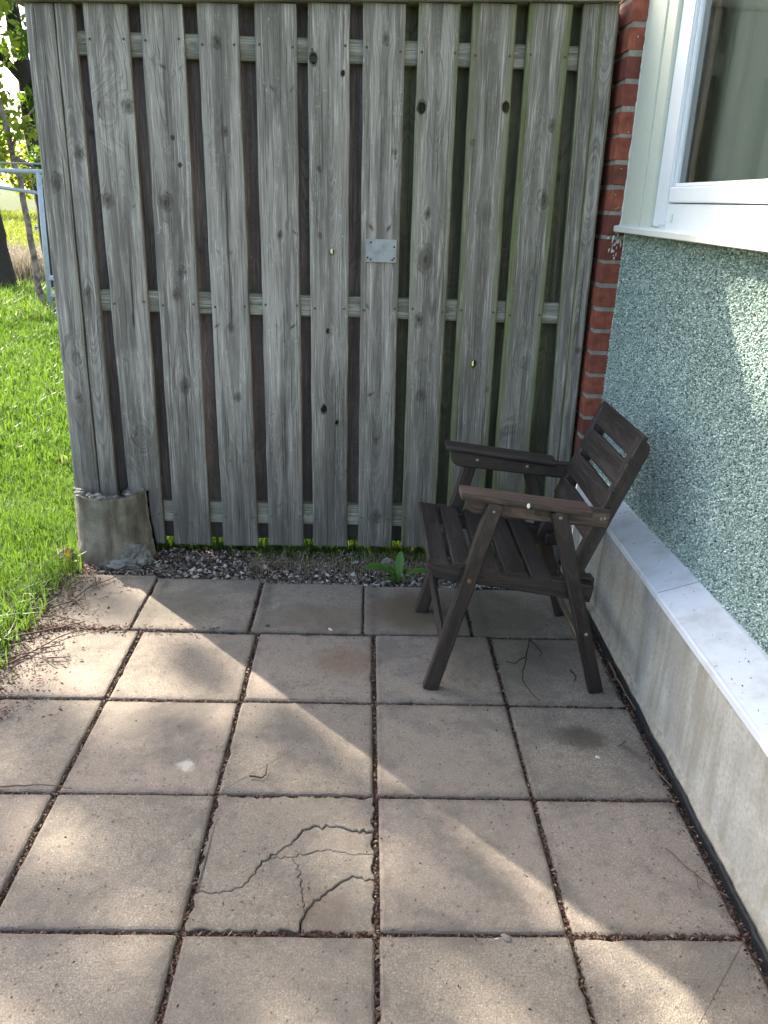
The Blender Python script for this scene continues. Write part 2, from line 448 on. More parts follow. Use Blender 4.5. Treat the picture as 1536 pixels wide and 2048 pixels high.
def add_box(bm, lo, hi, bev=0.0, seg=1):
    r = bmesh.ops.create_cube(bm, size=1.0)
    vs = r['verts']
    for v in vs:
        v.co = Vector([lo[i] + (v.co[i] + .5) * (hi[i] - lo[i]) for i in range(3)])
    if bev:
        es = list({e for v in vs for e in v.link_edges})
        bmesh.ops.bevel(bm, geom=es, offset=bev, segments=seg, affect='EDGES', profile=.6)
def box(name, lo, hi, mat, parent=None, bev=.006, base=(0, 0, 0), seg=1):
    bm = bmesh.new()
    add_box(bm, lo, hi, bev, seg)
    return fin(bm, name, mat, parent, base)
def tube(paths, sides=6):
    """[(points, radii)] -> verts, faces"""
    V, F = [], []
    for pts, rad in paths:
        pts = [Vector(p) for p in pts]
        n0 = len(V)
        for i, p in enumerate(pts):
            d = (pts[min(i + 1, len(pts) - 1)] - pts[max(i - 1, 0)]).normalized()
            u = d.orthogonal().normalized() if abs(d.z) > .95 else d.cross(Vector((0, 0, 1))).normalized()
            w = d.cross(u)
            r = rad[i] if hasattr(rad, '__len__') else rad
            for k in range(sides):
                a = 2 * math.pi * k / sides
                V.append(tuple(p + (u * math.cos(a) + w * math.sin(a)) * r))
        for i in range(len(pts) - 1):
            for k in range(sides):
                a, b = n0 + i * sides + k, n0 + i * sides + (k + 1) % sides
                F.append([a, b, b + sides, a + sides])
        F.append([n0 + k for k in range(sides)][::-1])
        F.append([n0 + (len(pts) - 1) * sides + k for k in range(sides)])
    return V, F
def catmull(pts, n=6):
    P = [Vector(p) for p in pts]
    P = [P[0] * 2 - P[1]] + P + [P[-1] * 2 - P[-2]]
    out = []
    for i in range(1, len(P) - 2):
        for k in range(n):
            t = k / n
            a, b, c, d = P[i - 1], P[i], P[i + 1], P[i + 2]
            out.append(.5 * ((2 * b) + (c - a) * t + (2 * a - 5 * b + 4 * c - d) * t * t + (3 * b - a - 3 * c + d) * t ** 3))
    out.append(P[-2])
    return out

# ---- boards with real grain: rings flow round the knots
def smooth_noise(seed, x):
    g = np.random.default_rng(seed).uniform(-1, 1, 64)
    xi = np.floor(x).astype(int); f = x - xi; f = f * f * (3 - 2 * f)
    return g[xi % 64] * (1 - f) + g[(xi + 1) % 64] * f
def board(name, P0, along, across, normal, length, w0, w1, th, mat, parent, seed, knots=(), nx=8, nz=40, shift1=0.0,
          flat_rings=.5, cham=.010, h0=0.0, vertical=True, base=(0, 0, 0), algae=0.0, round0=0, round1=0, wob=.003):
    """P0: centre of the start edge on the front face; widths w0 (start) w1 (end); the end is shifted by shift1 across.
    round0/round1: rounded lower corner at start/end (radius)."""
    P0, along, across, normal = Vector(P0), Vector(along), Vector(across), Vector(normal)
    inner = np.linspace(-1, 1, nx - 1)
    us = np.concatenate([[-1], inner * (1 - cham * 2.2 / max(w0, .02)), [1]])
    ts = np.linspace(0, 1, nz + 1)
    T, U = np.meshgrid(ts, us, indexing='ij')
    W = (w0 + (w1 - w0) * T) / 2
    x = U * W                                     # across, relative to the centre line (u)
    z = T * length
    edge_w = smooth_noise(seed + 5, T * length * 3 + (U > 0) * 17) * wob * (np.abs(U) ** 4) * np.sign(U)
    ctr = shift1 * T
    dep = np.zeros_like(x)
    dep[:, 0] = cham * .8; dep[:, -1] = cham * .8
    dep[0, :] = np.maximum(dep[0, :], cham * .4); dep[-1, :] = np.maximum(dep[-1, :], cham * .4)
    # grain
    xs = x.copy(); kn = np.zeros_like(x); dip = np.zeros_like(x)
    holes = []
    for kx, kz, kr, kind in knots:
        if kind == 8:                              # a drying crack along the grain; kr = half length
            lx = kx + .012 * smooth_noise(seed + 7, z * 2.2) + .004 * smooth_noise(seed + 8, z * 9)
            inside = np.clip((kr - np.abs(z - kz)) / .25, 0, 1)
            kn = np.maximum(kn, 1.0 * np.exp(-((x - lx) / .0085) ** 2) * inside * (.55 + .45 * smooth_noise(seed + 9, z * 3)))
            continue
        if kind in (6,):
            holes.append((kx, kz, kr * .80, kr * 1.08))
        ang = {2: rnd.choice([-.75, .75]), 5: .75}.get(kind, 0.0)
        parts = [(kx, kz, kr, ang, 1.5 if kind in (0, 1, 6) else 1.0)]
        if kind == 3:
            sgn = 1 if kz > 2 else -1
            parts = [(kx - kr * .80, kz + sgn * kr * .62, kr * .62, .9 * sgn, 0), (kx + kr * .74, kz + sgn * kr * .58, kr * .56, -.85 * sgn, 0)]
        elif kind in (2, 5):
            parts = [(kx, kz, kr * .8, ang, 0)]
        elif kind == 7:
            parts = [(kx, kz, kr * .55, 0, 2.6)]
        elif kind == 4:
            parts = [(kx, kz, kr * .9, 0, 1.2)]
        for (cx, cz, r, a, el) in parts:
            a += (np.random.default_rng(int(abs(cx * 977 + cz * 3571) * 10)).uniform(-.28, .28) if el == 0 else 0)
            wing = np.random.default_rng(int(abs(cx * 377 + cz * 1571) * 10)).uniform(.55, 1.15)
            dx, dz = x - cx, z - cz
            ca, sa = math.cos(a), math.sin(a)
            if el == 0:                            # spike knot: a slanted wing
                px, pz = (dx * ca + dz * sa), (-dx * sa + dz * ca)
                rr = np.sqrt((px / .42) ** 2 + (pz / 1.25) ** 2) if False else np.sqrt((px * 1.75) ** 2 + (pz * .66) ** 2)
                a_ = r * .95
            else:
                rr = np.sqrt(dx ** 2 + (dz / el) ** 2) * (1 + .17 * smooth_noise(seed + 6, np.arctan2(dz, dx) * 1.1 + 20 + cz) + .08 * smooth_noise(seed + 2, z * 30)); a_ = r
            s_ = np.clip(rr / (a_ * 1.15), 1e-3, None)
            push = np.where(s_ > 1, dx * (-1 / s_ ** 2), -dx * .8)
            xs = xs + push * (.9 if el else .6)
            m = np.clip((1.15 - rr / a_) / .45, 0, 1)
            q_ = rr / a_
            k_ = m * {0: .30, 1: .50, 2: .62, 3: .68, 4: 1.0, 5: .62, 6: 1.0, 7: .05}[kind]
            if el == 0:
                nz_ = .85 + .15 * smooth_noise(seed + 3, z * 14 + x * 31)
                k_ = (.40 * np.exp(-(q_ / .85) ** 2) + .42 * np.exp(-((pz / (a_ * .5)) ** 2 + (px / (a_ * .16)) ** 2))) * nz_ * wing
            elif kind in (0, 1, 2, 3, 5):
                k_ = np.maximum(k_, .75 * np.exp(-((q_ - 1.0 - .10 * smooth_noise(seed + 3, np.arctan2(dz, dx) * 2 + 9)) / .13) ** 2) * (.55 + .45 * smooth_noise(seed + 4, np.arctan2(dz, dx) * 1.5 + 5)))
                k_ = np.maximum(k_, .95 * np.clip((.34 - q_) / .16, 0, 1) * (kind != 0))
            # a darker halo, thrown to one side
            k_ = np.maximum(k_, .20 * np.exp(-((rr / a_ - .2) / 1.3) ** 2) * (kind != 7))
            kn = np.maximum(kn, k_)
            dip += m * (.006 if kind in (0, 1, 4) else .002)
            if kind in (0, 7):
                ringk = np.clip(1.35 - rr / (a_ * 2.6), 0, 1)
                xs = xs * (1 - ringk) + (rr * 1.0) * ringk
    dpt = (.10 + .09 * smooth_noise(seed, z * .45) + .03 * smooth_noise(seed + 1, z * 1.6)) * flat_rings * 2
    dpt = np.clip(np.abs(dpt), .012, None)
    pith = .03 * smooth_noise(seed + 2, z * .35)
    g = np.sqrt((xs - pith) ** 2 + dpt ** 2) * S
    dep = dep + dip * .3
    pts = (np.array(P0)[None, None] + np.array(along)[None, None] * z[..., None] + np.array(across)[None, None] * (x + ctr + edge_w)[..., None]
           - np.array(normal)[None, None] * dep[..., None])
    if round0 or round1:                           # rounded-off lower corners (u = -1 side)
        for (rd, first) in ((round0, True), (round1, False)):
            if not rd: continue
            flip = rd < 0; rd = abs(rd)
            dist = z if first else length - z
            lim = np.where(dist < rd, rd - np.sqrt(np.clip(rd ** 2 - (rd - dist) ** 2, 0, None)), 0)
            frac = lim / (2 * W)
            newU = (U + 1) * (1 - frac) - 1 + 2 * frac
            if flip: newU = -((1 - U) * (1 - frac) - 1 + 2 * frac)
            pts += np.array(across)[None, None] * ((newU - U) * W)[..., None]
    nzp, nxp = x.shape
    idx = np.arange(nzp * nxp).reshape(nzp, nxp)
    hh = P0.z + along.z * z + across.z * x
    wood = np.stack([g, x * S, z * S + seed * 3.7], -1).reshape(-1, 3)
    wm = np.stack([kn, np.abs(U), hh * S], -1).reshape(-1, 3)
    V = pts.reshape(-1, 3)
    F = np.stack([idx[:-1, :-1], idx[:-1, 1:], idx[1:, 1:], idx[1:, :-1]], -1).reshape(-1, 4)
    nf = len(V)
    if holes:
        cz = (z[:-1, :-1] + z[1:, 1:]) / 2; cx = (x[:-1, :-1] + x[1:, 1:]) / 2
        dead = np.zeros_like(cz, bool)
        for (hx, hz_, ra, rb) in holes:
            e = np.sqrt(((x - hx) / ra) ** 2 + ((z - hz_) / rb) ** 2)
            dd = np.sqrt(((cx - hx) / ra) ** 2 + ((cz - hz_) / rb) ** 2) < .98
            dead |= dd
            vm_ = np.zeros_like(e, bool)           # rim vertices: touch dead and live faces
            pad = np.zeros((nzp + 1, nxp + 1), bool); pad[1:-1, 1:-1] = dd
            cnt = pad[:-1, :-1].astype(int) + pad[1:, :-1] + pad[:-1, 1:] + pad[1:, 1:]
            vm_ = (cnt > 0) & (cnt < 4)
            for (i, j) in zip(*np.where(vm_)):
                k = idx[i, j]
                ox, oz = (x[i, j] - hx), (z[i, j] - hz_)
                s = 1 / max(e[i, j], .05)
                V[k] += np.array(across) * ox * (s - 1) + np.array(along) * oz * (s - 1)
        Vb = V - np.array(normal)[None] * th
        live = ~dead.ravel()
        Fb = F[live][:, ::-1] + nf
        Fl = F[live]
        # walls on every open edge
        from collections import Counter
        ed = {}
        for f in Fl.tolist():
            for q in range(4):
                a, b = f[q], f[(q + 1) % 4]
                if (b, a) in ed: ed.pop((b, a))
                else: ed[(a, b)] = 1
        walls = [[b, a, a + nf, b + nf] for (a, b) in ed]
        faces = Fl.tolist() + Fb.tolist() + walls
        V = np.concatenate([V, Vb]); wood = np.concatenate([wood, wood + np.array([.01, .02, 0])]); wm = np.concatenate([wm, wm])
    else:
        ring = np.concatenate([idx[0, :], idx[1:, -1], idx[-1, -2::-1], idx[-2:0:-1, 0]])
        base_d = dep.reshape(-1)[ring]
        Vb = V[ring] - np.array(normal)[None] * (th - base_d)[:, None]
        wb = wood[ring] + np.array([th * S * .7, th * S, 0]); wmb = wm[ring]
        rb = nf + np.arange(len(ring))
        faces = F.tolist()
        nr = len(ring)
        for i in range(nr):
            j = (i + 1) % nr
            faces.append([int(ring[j]), int(ring[i]), int(rb[i]), int(rb[j])])
        bot = rb[:nxp]; right = rb[nxp - 1:nxp - 1 + nzp]; top = rb[nxp + nzp - 2:nxp + nzp - 2 + nxp][::-1]
        left = np.concatenate([[rb[0]], rb[nxp + nzp - 2 + nxp - 1:][::-1]])
        for i in range(nzp - 1):
            quad = [int(left[i]), int(left[i + 1]), int(right[i + 1]), int(right[i])]
            if i == 0: quad = [int(left[0]), int(left[1])] + [int(right[1])] + [int(b) for b in bot[::-1]][:-1]
            elif i == nzp - 2: quad = [int(left[i])] + [int(b) for b in top] + [int(right[i])]
            faces.append(quad)
        V = np.concatenate([V, Vb]); wood = np.concatenate([wood, wb]); wm = np.concatenate([wm, wmb])
    o = obj(name, V, faces, mat, parent, base, False, {'wood': wood, 'wm': wm})
    if algae:
        o['algae'] = algae
    return o
def beam(name, a, b, across, w, th, mat, parent, seed, nx=4, nz=16, **kw):
    """stick from a to b (centre line of the body); wide face towards across x along"""
    a, b = Vector(a), Vector(b)
    al = (b - a).normalized()
    ac = Vector(across); ac = (ac - al * ac.dot(al)).normalized()
    nr = ac.cross(al)
    return board(name, a + nr * th / 2, al, ac, nr, (b - a).length, w, w, th, mat, parent, seed, nx=nx, nz=nz, **kw)

def chips(points, size, seed, flat_=.6, kinds=6):
    """low-poly stones at points -> verts, faces (numpy)"""
    g = np.random.default_rng(seed)
    octv = np.array([[1, 0, 0], [0, 1, 0], [-1, 0, 0], [0, -1, 0], [0, 0, 1], [0, 0, -1]], float)
    octf = np.array([[0, 1, 4], [1, 2, 4], [2, 3, 4], [3, 0, 4], [1, 0, 5], [2, 1, 5], [3, 2, 5], [0, 3, 5]])
    n = len(points)
    sz = np.asarray(size)
    if sz.ndim == 0: sz = np.full(n, float(sz))
    v = octv[None] * (1 + g.uniform(-.35, .35, (n, 6, 1)))
    v = v + g.uniform(-.25, .25, (n, 6, 3))
    v = v * np.stack([g.uniform(.7, 1.3, n), g.uniform(.6, 1.1, n), g.uniform(.5, .9, n) * flat_ * 1.5], -1)[:, None]
    a = g.uniform(0, 2 * np.pi, n); b = g.uniform(-.6, .6, n)
    ca, sa = np.cos(a)[:, None], np.sin(a)[:, None]
    x, y, z = v[..., 0], v[..., 1], v[..., 2]
    x, y = x * ca - y * sa, x * sa + y * ca
    cb, sb = np.cos(b)[:, None], np.sin(b)[:, None]
    y, z = y * cb - z * sb, y * sb + z * cb
    v = np.stack([x, y, z], -1) * sz[:, None, None] + np.asarray(points)[:, None]
    f = octf[None] + (np.arange(n) * 6)[:, None, None]
    return v.reshape(-1, 3), f.reshape(-1, 3)
def blades(pts, h, w, seed, lean=.5, segs=2):
    g = np.random.default_rng(seed)
    n = len(pts); pts = np.asarray(pts, float)
    h = np.asarray(h) * np.ones(n); w = np.asarray(w) * np.ones(n)
    a = g.uniform(0, 2 * np.pi, n)
    d = np.stack([np.cos(a), np.sin(a), np.zeros(n)], -1)
    b = g.uniform(0, 2 * np.pi, n)
    sd = np.stack([np.cos(b), np.sin(b), np.zeros(n)], -1)
    L = (g.uniform(.1, 1, n) * lean)[:, None]
    up = np.array([0, 0, 1.])
    p1 = pts + (up * .6 + d * L * .25) * h[:, None]
    p2 = pts + (up * (1 - .25 * L) + d * L) * h[:, None]
    hw = (w / 2)[:, None]
    V = np.stack([pts - sd * hw, pts + sd * hw, p1 - sd * hw * .8, p1 + sd * hw * .8, p2], 1).reshape(-1, 3)
    k = (np.arange(n) * 5)[:, None]
    F = [list(q) for q in (k + np.array([0, 1, 3, 2])).tolist()] + (k + np.array([2, 3, 4])).tolist()
    return V, F
def leaf_cloud(centres, radii, counts, size, seed, squash=1.0):
    g = np.random.default_rng(seed)
    P = []
    for c, r, n in zip(centres, radii, counts):
        d = g.normal(size=(n, 3)); d /= np.linalg.norm(d, axis=1)[:, None]
        rr = r * g.uniform(.05, 1, n) ** .55
        P.append(np.asarray(c) + d * rr[:, None] * np.array([1, 1, squash]))
    P = np.concatenate(P); n = len(P)
    u = g.normal(size=(n, 3)); u /= np.linalg.norm(u, axis=1)[:, None]
    t = g.normal(size=(n, 3)); t[:, 2] -= .4
    w = np.cross(u, t); w /= np.linalg.norm(w, axis=1)[:, None]
    nn = np.cross(u, w)
    s = size * g.uniform(.6, 1.25, n)[:, None]
    V = np.stack([P - u * s * .55, P + w * s * .30 + nn * s * .1, P + u * s * .6, P - w * s * .30 + nn * s * .1], 1).reshape(-1, 3)
    k = (np.arange(n) * 4)[:, None]
    F = (k + np.array([0, 1, 2])).tolist() + (k + np.array([0, 2, 3])).tolist()
    tint = np.repeat(np.clip(g.normal(.5, .22, n), 0, 1), 4)
    return V, F, tint

# ================================================================ SETTING
# ---- ground
def sheet(name, x0, x1, y0, y1, z, nx, ny, amp, mat, parent=None, kind='structure'):
    X, Y = np.meshgrid(np.linspace(x0, x1, nx), np.linspace(y0, y1, ny), indexing='ij')
    Z = np.full_like(X, z)
    if amp:
        for k, (fx, fy) in enumerate(((.9, .7), (2.3, 1.9), (5.1, 4.3))):
            Z += amp / (k + 1) * np.sin(X * fx + k) * np.cos(Y * fy + 2 * k)
    idx = np.arange(nx * ny).reshape(nx, ny)
    F = np.stack([idx[:-1, :-1], idx[1:, :-1], idx[1:, 1:], idx[:-1, 1:]], -1).reshape(-1, 4)
    o = obj(name, np.stack([X, Y, Z], -1).reshape(-1, 3), F, mat, parent, smooth=True)
    if kind: o['kind'] = kind
    return o
sheet('ground', -700, 700, -200, 1200, -.16, 8, 8, 0, M['lawnsoil'])
sheet('lawn', -40, 60, 1.93, 45, -.115, 60, 40, .02, M['lawnsoil'])
sheet('lawn', -40, -3.12, -9, 1.83, -.075, 40, 20, .02, M['lawnsoil'])
sheet('soil_bed', -3.6, 2.6, -6.6, .90, -.042, 60, 70, .004, M['soil'])
sheet('soil_bed', -3.6, 2.6, .88, 1.97, -.100, 80, 30, .008, M['soil'])

# ---- patio of concrete slabs
patio = empty('patio', (0, 0, 0), kind='structure')
def prism(outline, z0, z1, cham):
    """slab with a chamfered, slightly chipped top edge; outline = list of 2D points (ccw)"""
    n = len(outline)
    P = [Vector(p) for p in outline]
    nor = []
    for i in range(n):
        e = (P[(i + 1) % n] - P[i - 1]).normalized()
        nor.append(Vector((e.y, -e.x)))
    V, F = [], []
    for ins, z in ((0, z0), (0, z1 - cham), (cham * .45, z1 - cham * .3), (cham * 1.2, z1)):
        for p, q in zip(P, nor):
            j = 1 + rnd.uniform(-.25, .35) if ins else 0
            V.append((p.x - q.x * ins * j, p.y - q.y * ins * j, z(p) if callable(z) else z))
    for r in range(3):
        for i in range(n):
            j = (i + 1) % n
            F.append([r * n + i, r * n + j, (r + 1) * n + j, (r + 1) * n + i])
    F.append([3 * n + i for i in range(n)])
    return V, F
def rough_line(a, b, step, amp, chip=.04):
    a, b = Vector(a), Vector(b)
    n = max(2, int((b - a).length / step))
    d = (b - a).normalized(); q = Vector((-d.y, d.x))
    out = []
    for i in range(n):
        o = rnd.gauss(0, amp)
        if rnd.random() < chip: o += rnd.uniform(.006, .016)
        out.append(a.lerp(b, i / n) + q * (o if i else 0))
    return out
def slab(x0, x1, y0, y1, name='paving_slab'):
    g = .0115
    g2 = .009
    x0 += g + rnd.uniform(-.004, .006); x1 -= g + rnd.uniform(-.004, .006); y0 += g2 + rnd.uniform(-.003, .003); y1 -= g2 + rnd.uniform(-.003, .003)
    c = .016
    pts = []
    cs = [(x0, y0), (x1, y0), (x1, y1), (x0, y1)]
    for i in range(4):
        a, b = Vector(cs[i]), Vector(cs[(i + 1) % 4])
        d = (b - a).normalized()
        pts += rough_line(a + d * c, b - d * c, .06, .0011, .02)
        pts.append(b - d * c)
    V, F = prism(pts, -.11, 0, .016)
    tx, ty, tz = rnd.uniform(-.006, .006), rnd.uniform(-.006, .006), rnd.uniform(-.010, .004)
    cx, cy = (x0 + x1) / 2, (y0 + y1) / 2
    V = [(x, y, z + tz + tx * (x - cx) + ty * (y - cy)) for x, y, z in V]
    return obj(name, V, F, M['slab'], patio)
for i in range(4):                                  # back row, set a little to the left
    xs = [-3.10, -2.11, -1.08, -.095, .86]
    slab(xs[i], xs[i + 1], .01, [1.07, 1.02, .95, .93][i])
slab(.86, 1.93, .01, .92)
for j in range(0, -6, -1):
    for i in range(-4, 2):
        if i == -1 and j == -2: continue
        if i == -4 and j > -1: continue
        x0, x1 = i, i + 1
        if i == 1: x1 = 1.925
        if i == -3 and j == 0: x0 = -3.02
        slab(x0, x1, j - 1, j)
# the cracked slab: four pieces
def poly(pts, seed):
    r2 = random.Random(seed)
    out = []
    for a, b in zip(pts[:-1], pts[1:]):
        a, b = Vector(a), Vector(b)
        n = max(1, int((b - a).length / .020))
        d = (b - a); q = Vector((-d.y, d.x)).normalized()
        for i in range(n):
            out.append(a.lerp(b, i / n) + q * (r2.gauss(0, .0085) if i else 0))
    out.append(Vector(pts[-1]))
    return out
cA1 = poly([(-.986, -2.756), (-.87, -2.748), (-.733, -2.71), (-.675, -2.591), (-.607, -2.507)], 1)
cA2 = poly([(-.607, -2.507), (-.516, -2.412), (-.439, -2.285), (-.361, -2.252), (-.217, -2.258), (-.156, -2.281), (-.014, -2.295)], 2)
cB = poly([(-.607, -2.507), (-.48, -2.494), (-.382, -2.467), (-.268, -2.435), (-.181, -2.453), (-.014, -2.469)], 3)
cC = poly([(-.396, -2.986), (-.396, -2.91), (-.357, -2.831), (-.269, -2.725), (-.175, -2.652), (-.106, -2.634), (-.014, -2.650)], 4)
cD = poly([(-.470, -2.495), (-.425, -2.595), (-.418, -2.699), (-.375, -2.86)], 5)
def side(a, b): return poly([a, b], 9)
L, R_, T_, B_ = -.986, -.014, -2.014, -2.986
k0 = min(range(len(cB)), key=lambda k: (cB[k] - Vector((-.470, -2.495))).length)
kc = min(range(len(cC)), key=lambda k: (cC[k] - Vector((-.375, -2.86))).length)
cD[0] = cB[k0].copy(); cD[-1] = cC[kc].copy()
frags = [
    cA1 + cA2[1:] + side((R_, -2.295), (R_, T_))[1:] + side((R_, T_), (L, T_))[1:] + side((L, T_), (L, -2.756))[1:-1],
    cB + side((R_, -2.469), (R_, -2.295))[1:-1] + cA2[::-1][:-1],
    side((L, -2.756), (L, B_)) + side((L, B_), (-.396, B_))[1:] + cC[1:kc + 1] + cD[::-1][1:] + cB[:k0][::-1] + cA1[::-1][1:-1],
    side((-.396, B_), (R_, B_)) + side((R_, B_), (R_, -2.65))[1:] + cC[::-1][1:-1],
    cC[kc:] + side((R_, -2.65), (R_, -2.469))[1:] + cB[::-1][1:len(cB) - k0] + cD[1:-1],
]
cracked = empty('paving_slab', (0, 0, 0)); cracked.parent = patio
cracked['label'] = 'cracked paving slab split by jagged branching cracks'
def area(p): return sum(a.x * b.y - b.x * a.y for a, b in zip(p, p[1:] + p[:1])) / 2
for fi, fr in enumerate(frags):
    if area(fr) < 0: fr = fr[::-1]
    n = len(fr)
    ins = []
    for i in range(n):
        e = (fr[(i + 1) % n] - fr[i - 1]).normalized(); q = Vector((e.y, -e.x))
        k = .0012 + .0105 * max(0, mnoise.noise(Vector((fr[i].x * 7, fr[i].y * 7, fi * .3))))
        ins.append(fr[i] - q * k)
    V, F = prism(ins, -.11, -.004, .006)
    tz, tx, ty = [(.002, .004, .004), (-.004, -.010, .006), (-.003, .005, -.006), (-.012, .008, .010), (-.005, .002, -.005)][fi]
    V = [(x, y, z + tz + tx * (x + .5) + ty * (y + 2.5)) for x, y, z in V]
    obj('slab_fragment', V, F, M['slab'], cracked)

# ================================================================ HOUSE
house = empty('house', (2.0, 1.5, 0), 'house corner with brick pier, green pebbledash wall, white window and concrete plinth', 'house')
PB = 1.57                                            # front face of the pier
def wallx(y): return 2.200 + .03 * (PB - y)          # pebbledash plane
def lean(z): return -.003 * (z - 2.0)
# plinth and its sloping painted ledge
def profile_y(name, prof, y0, y1, mat, parent, ny=2, jitter=0, cap=True, fx=None):
    n = len(prof); V = []; F = []
    ys = np.linspace(y0, y1, ny)
    for y in ys:
        for (x, z) in prof:
            V.append((x + (fx(y) if fx else 0) + rnd.gauss(0, jitter), y, z + rnd.gauss(0, jitter)))
    for r in range(ny - 1):
        for i in range(n):
            j = (i + 1) % n
            F.append([r * n + i, r * n + j, (r + 1) * n + j, (r + 1) * n + i])
    F.append(list(range(n))[::-1]); F.append([(ny - 1) * n + i for i in range(n)])
    return obj(name, V, F, mat, parent)
profile_y('plinth', [(2.0, -.2), (2.4, -.2), (2.4, .925), (2.0, .925)], .985, -9, M['plinth'], house)
profile_y('plinth', [(1.992, -.2), (2.4, -.2), (2.4, .925), (1.992, .925)], PB - .005, .992, M['plinth'], house)
profile_y('plinth_seal', [(1.985, -.05), (2.01, -.05), (2.01, .92), (1.985, .92)], .996, .972, M['caulk'], house, 14, .003)
led = [(1.978, .915), (2.02, .93), (2.35, 1.03), (2.35, 1.07), (2.27, 1.062), (2.0, .972), (1.985, .968), (1.978, .958)]
profile_y('ledge', led, PB - .005, -.997, M['ledge'], house, 8, .0006)
profile_y('ledge', led, -1.005, -9, M['ledge'], house, 8, .0006)
lip = [(2.19, 1.045), (2.215, 1.03), (2.29, 1.06), (2.29, 1.085), (2.25, 1.088)]
profile_y('ledge_lip', [(x, z) for x, z in lip], PB - .01, -9, M['sill'], house, 140, .0028, fx=lambda y: .028 * (PB - y) - .005)
# torn edge of render at the foot of the plinth
V, F = [], []
ny = 260
for i in range(ny):
    y = 1.1 - i * (7.0 / ny)
    h_ = .10 + .035 * mnoise.noise(Vector((y * 2.1, 0, 0))) + .02 * mnoise.noise(Vector((y * 11, 3, 0)))
    o_ = .012 + .006 * mnoise.noise(Vector((y * 17, 9, 0)))
    for x, z in ((2.0 - .02, -.07), (2.0 - o_ - .014, h_ * .55), (2.0 - o_, h_ - .012), (2.0 + .002, h_ + .004)):
        V.append((x, y, z))
    if i:
        b = (i - 1) * 4
        for k in range(3): F.append([b + k, b + k + 1, b + k + 5, b + k + 4])
obj('render_edge', V, F, M['mortar'], house)
V, F = [], []
for i in range(ny):
    y = 1.0 - i * (7.0 / ny)
    o_ = .055 + .012 * mnoise.noise(Vector((y * 2.7, 1, 0))) + .006 * mnoise.noise(Vector((y * 13, 4, 0)))
    h_ = .045 + .02 * mnoise.noise(Vector((y * 3.3, 7, 0))) + .008 * mnoise.noise(Vector((y * 19, 2, 0)))
    for x, z in ((2.0 - o_, -.06), (2.0 - o_ - .004, h_), (2.0 - o_ + .012, h_ + .004), (2.0 - .012, -.05)):
        V.append((x, y, z))
    if i:
        b = (i - 1) * 4
        for k in range(3): F.append([b + k, b + k + 1, b + k + 5, b + k + 4])
obj('damp_membrane', V, F, M['membrane'], house)

# pebbledash panel: mortar backing + tens of thousands of chips
y_far, y_near, zb, zt = PB + .02, -7.0, 1.04, 3.30
bm = bmesh.new()
add_box(bm, (2.19, y_near, .93), (2.9, y_far, zt))
for v in bm.verts:
    v.co.x += (wallx(v.co.y) - 2.185) if v.co.x < 2.5 else 0
fin(bm, 'pebbledash_wall', M['dash'], house)
N = 125000
g = np.random.default_rng(3)
py = y_far - g.uniform(0, 1, N) ** 1.0 * (y_far + 3.1); pz = g.uniform(zb, zt - .01, N)
pts = np.stack([2.200 + .03 * (PB - py) - g.uniform(-.004, .008, N), py, pz], -1)
V, F = chips(pts, g.uniform(.0055, .0105, N), 4, .8)
cl = np.clip(.47 + .16 * np.array(g.normal(size=N)), 0, 1)
dl = (g.random(N) < .09); cl[dl] = g.uniform(.85, 1, dl.sum())
dk = (g.random(N) < .10); cl[dk] = g.uniform(0, .15, dk.sum())
o = obj('pebble_dash', V, F, M['chips'], house, attrs={'tint': np.repeat(cl, 6)})
o['kind'] = 'stuff'

# brick pier: one header per course, mortar core
pier = obj('brick_pier', *(lambda x0, x1, y0, y1: ([(x0 + lean(z) + dx, y, z) for z in (-.2, 11.) for (dx, y) in ((0, y0), (x1 - x0, y0), (x1 - x0, y1), (0, y1))],
    [[0, 1, 5, 4], [1, 2, 6, 5], [2, 3, 7, 6], [3, 0, 4, 7], [4, 5, 6, 7], [3, 2, 1, 0]]))(2.038, 2.36, PB + .010, 2.35), M['mortar'], house)
zj = 4.715
zs = []
z = zj - .2095 * 18
while z < 7.6:
    zs.append(z); z += .2095
for k, z in enumerate(zs):
    if z < .96: continue
    bm = bmesh.new()
    w = .30 if z < 3.2 else .25
    dx, dy = rnd.uniform(-.008, .008), rnd.uniform(-.007, .007)
    x0 = 2.026 + lean(z) + dx
    add_box(bm, (x0, PB + dy, z + .018 + rnd.uniform(-.006, .006)), (x0 + w, PB + .70, z + .1905 + rnd.uniform(-.006, .006)), .009, 2)
    for v in bm.verts:
        n_ = mnoise.noise_vector(v.co * 9)
        v.co += n_ * .0045
    fin(bm, 'brick', M['brick'], pier)
# white paint splashes and drips on the pier
V, F = [], []
def blob(cx, cz, rx, rz, seed):
    r2 = random.Random(seed); n = 9; b = len(V)
    V.append((cx, PB - .0075, cz))
    for k in range(n):
        a = 2 * math.pi * k / n; q = r2.uniform(.55, 1.3)
        V.append((cx + rx * q * math.cos(a), PB - .0045, cz + rz * q * math.sin(a)))
    for k in range(n): F.append([b, b + 1 + k, b + 1 + (k + 1) % n])
for i in range(26):
    blob(2.115 + rnd.gauss(0, .032), 3.20 + rnd.gauss(0, .075), rnd.uniform(.003, .012), rnd.uniform(.004, .026), i)
for i in range(14):
    blob(2.11 + rnd.uniform(-.06, .05), rnd.uniform(3.4, 5.2), .0035, rnd.uniform(.004, .012), 100 + i)
obj('paint_splash', V, F, M['caulk'], pier)['kind'] = 'stuff'

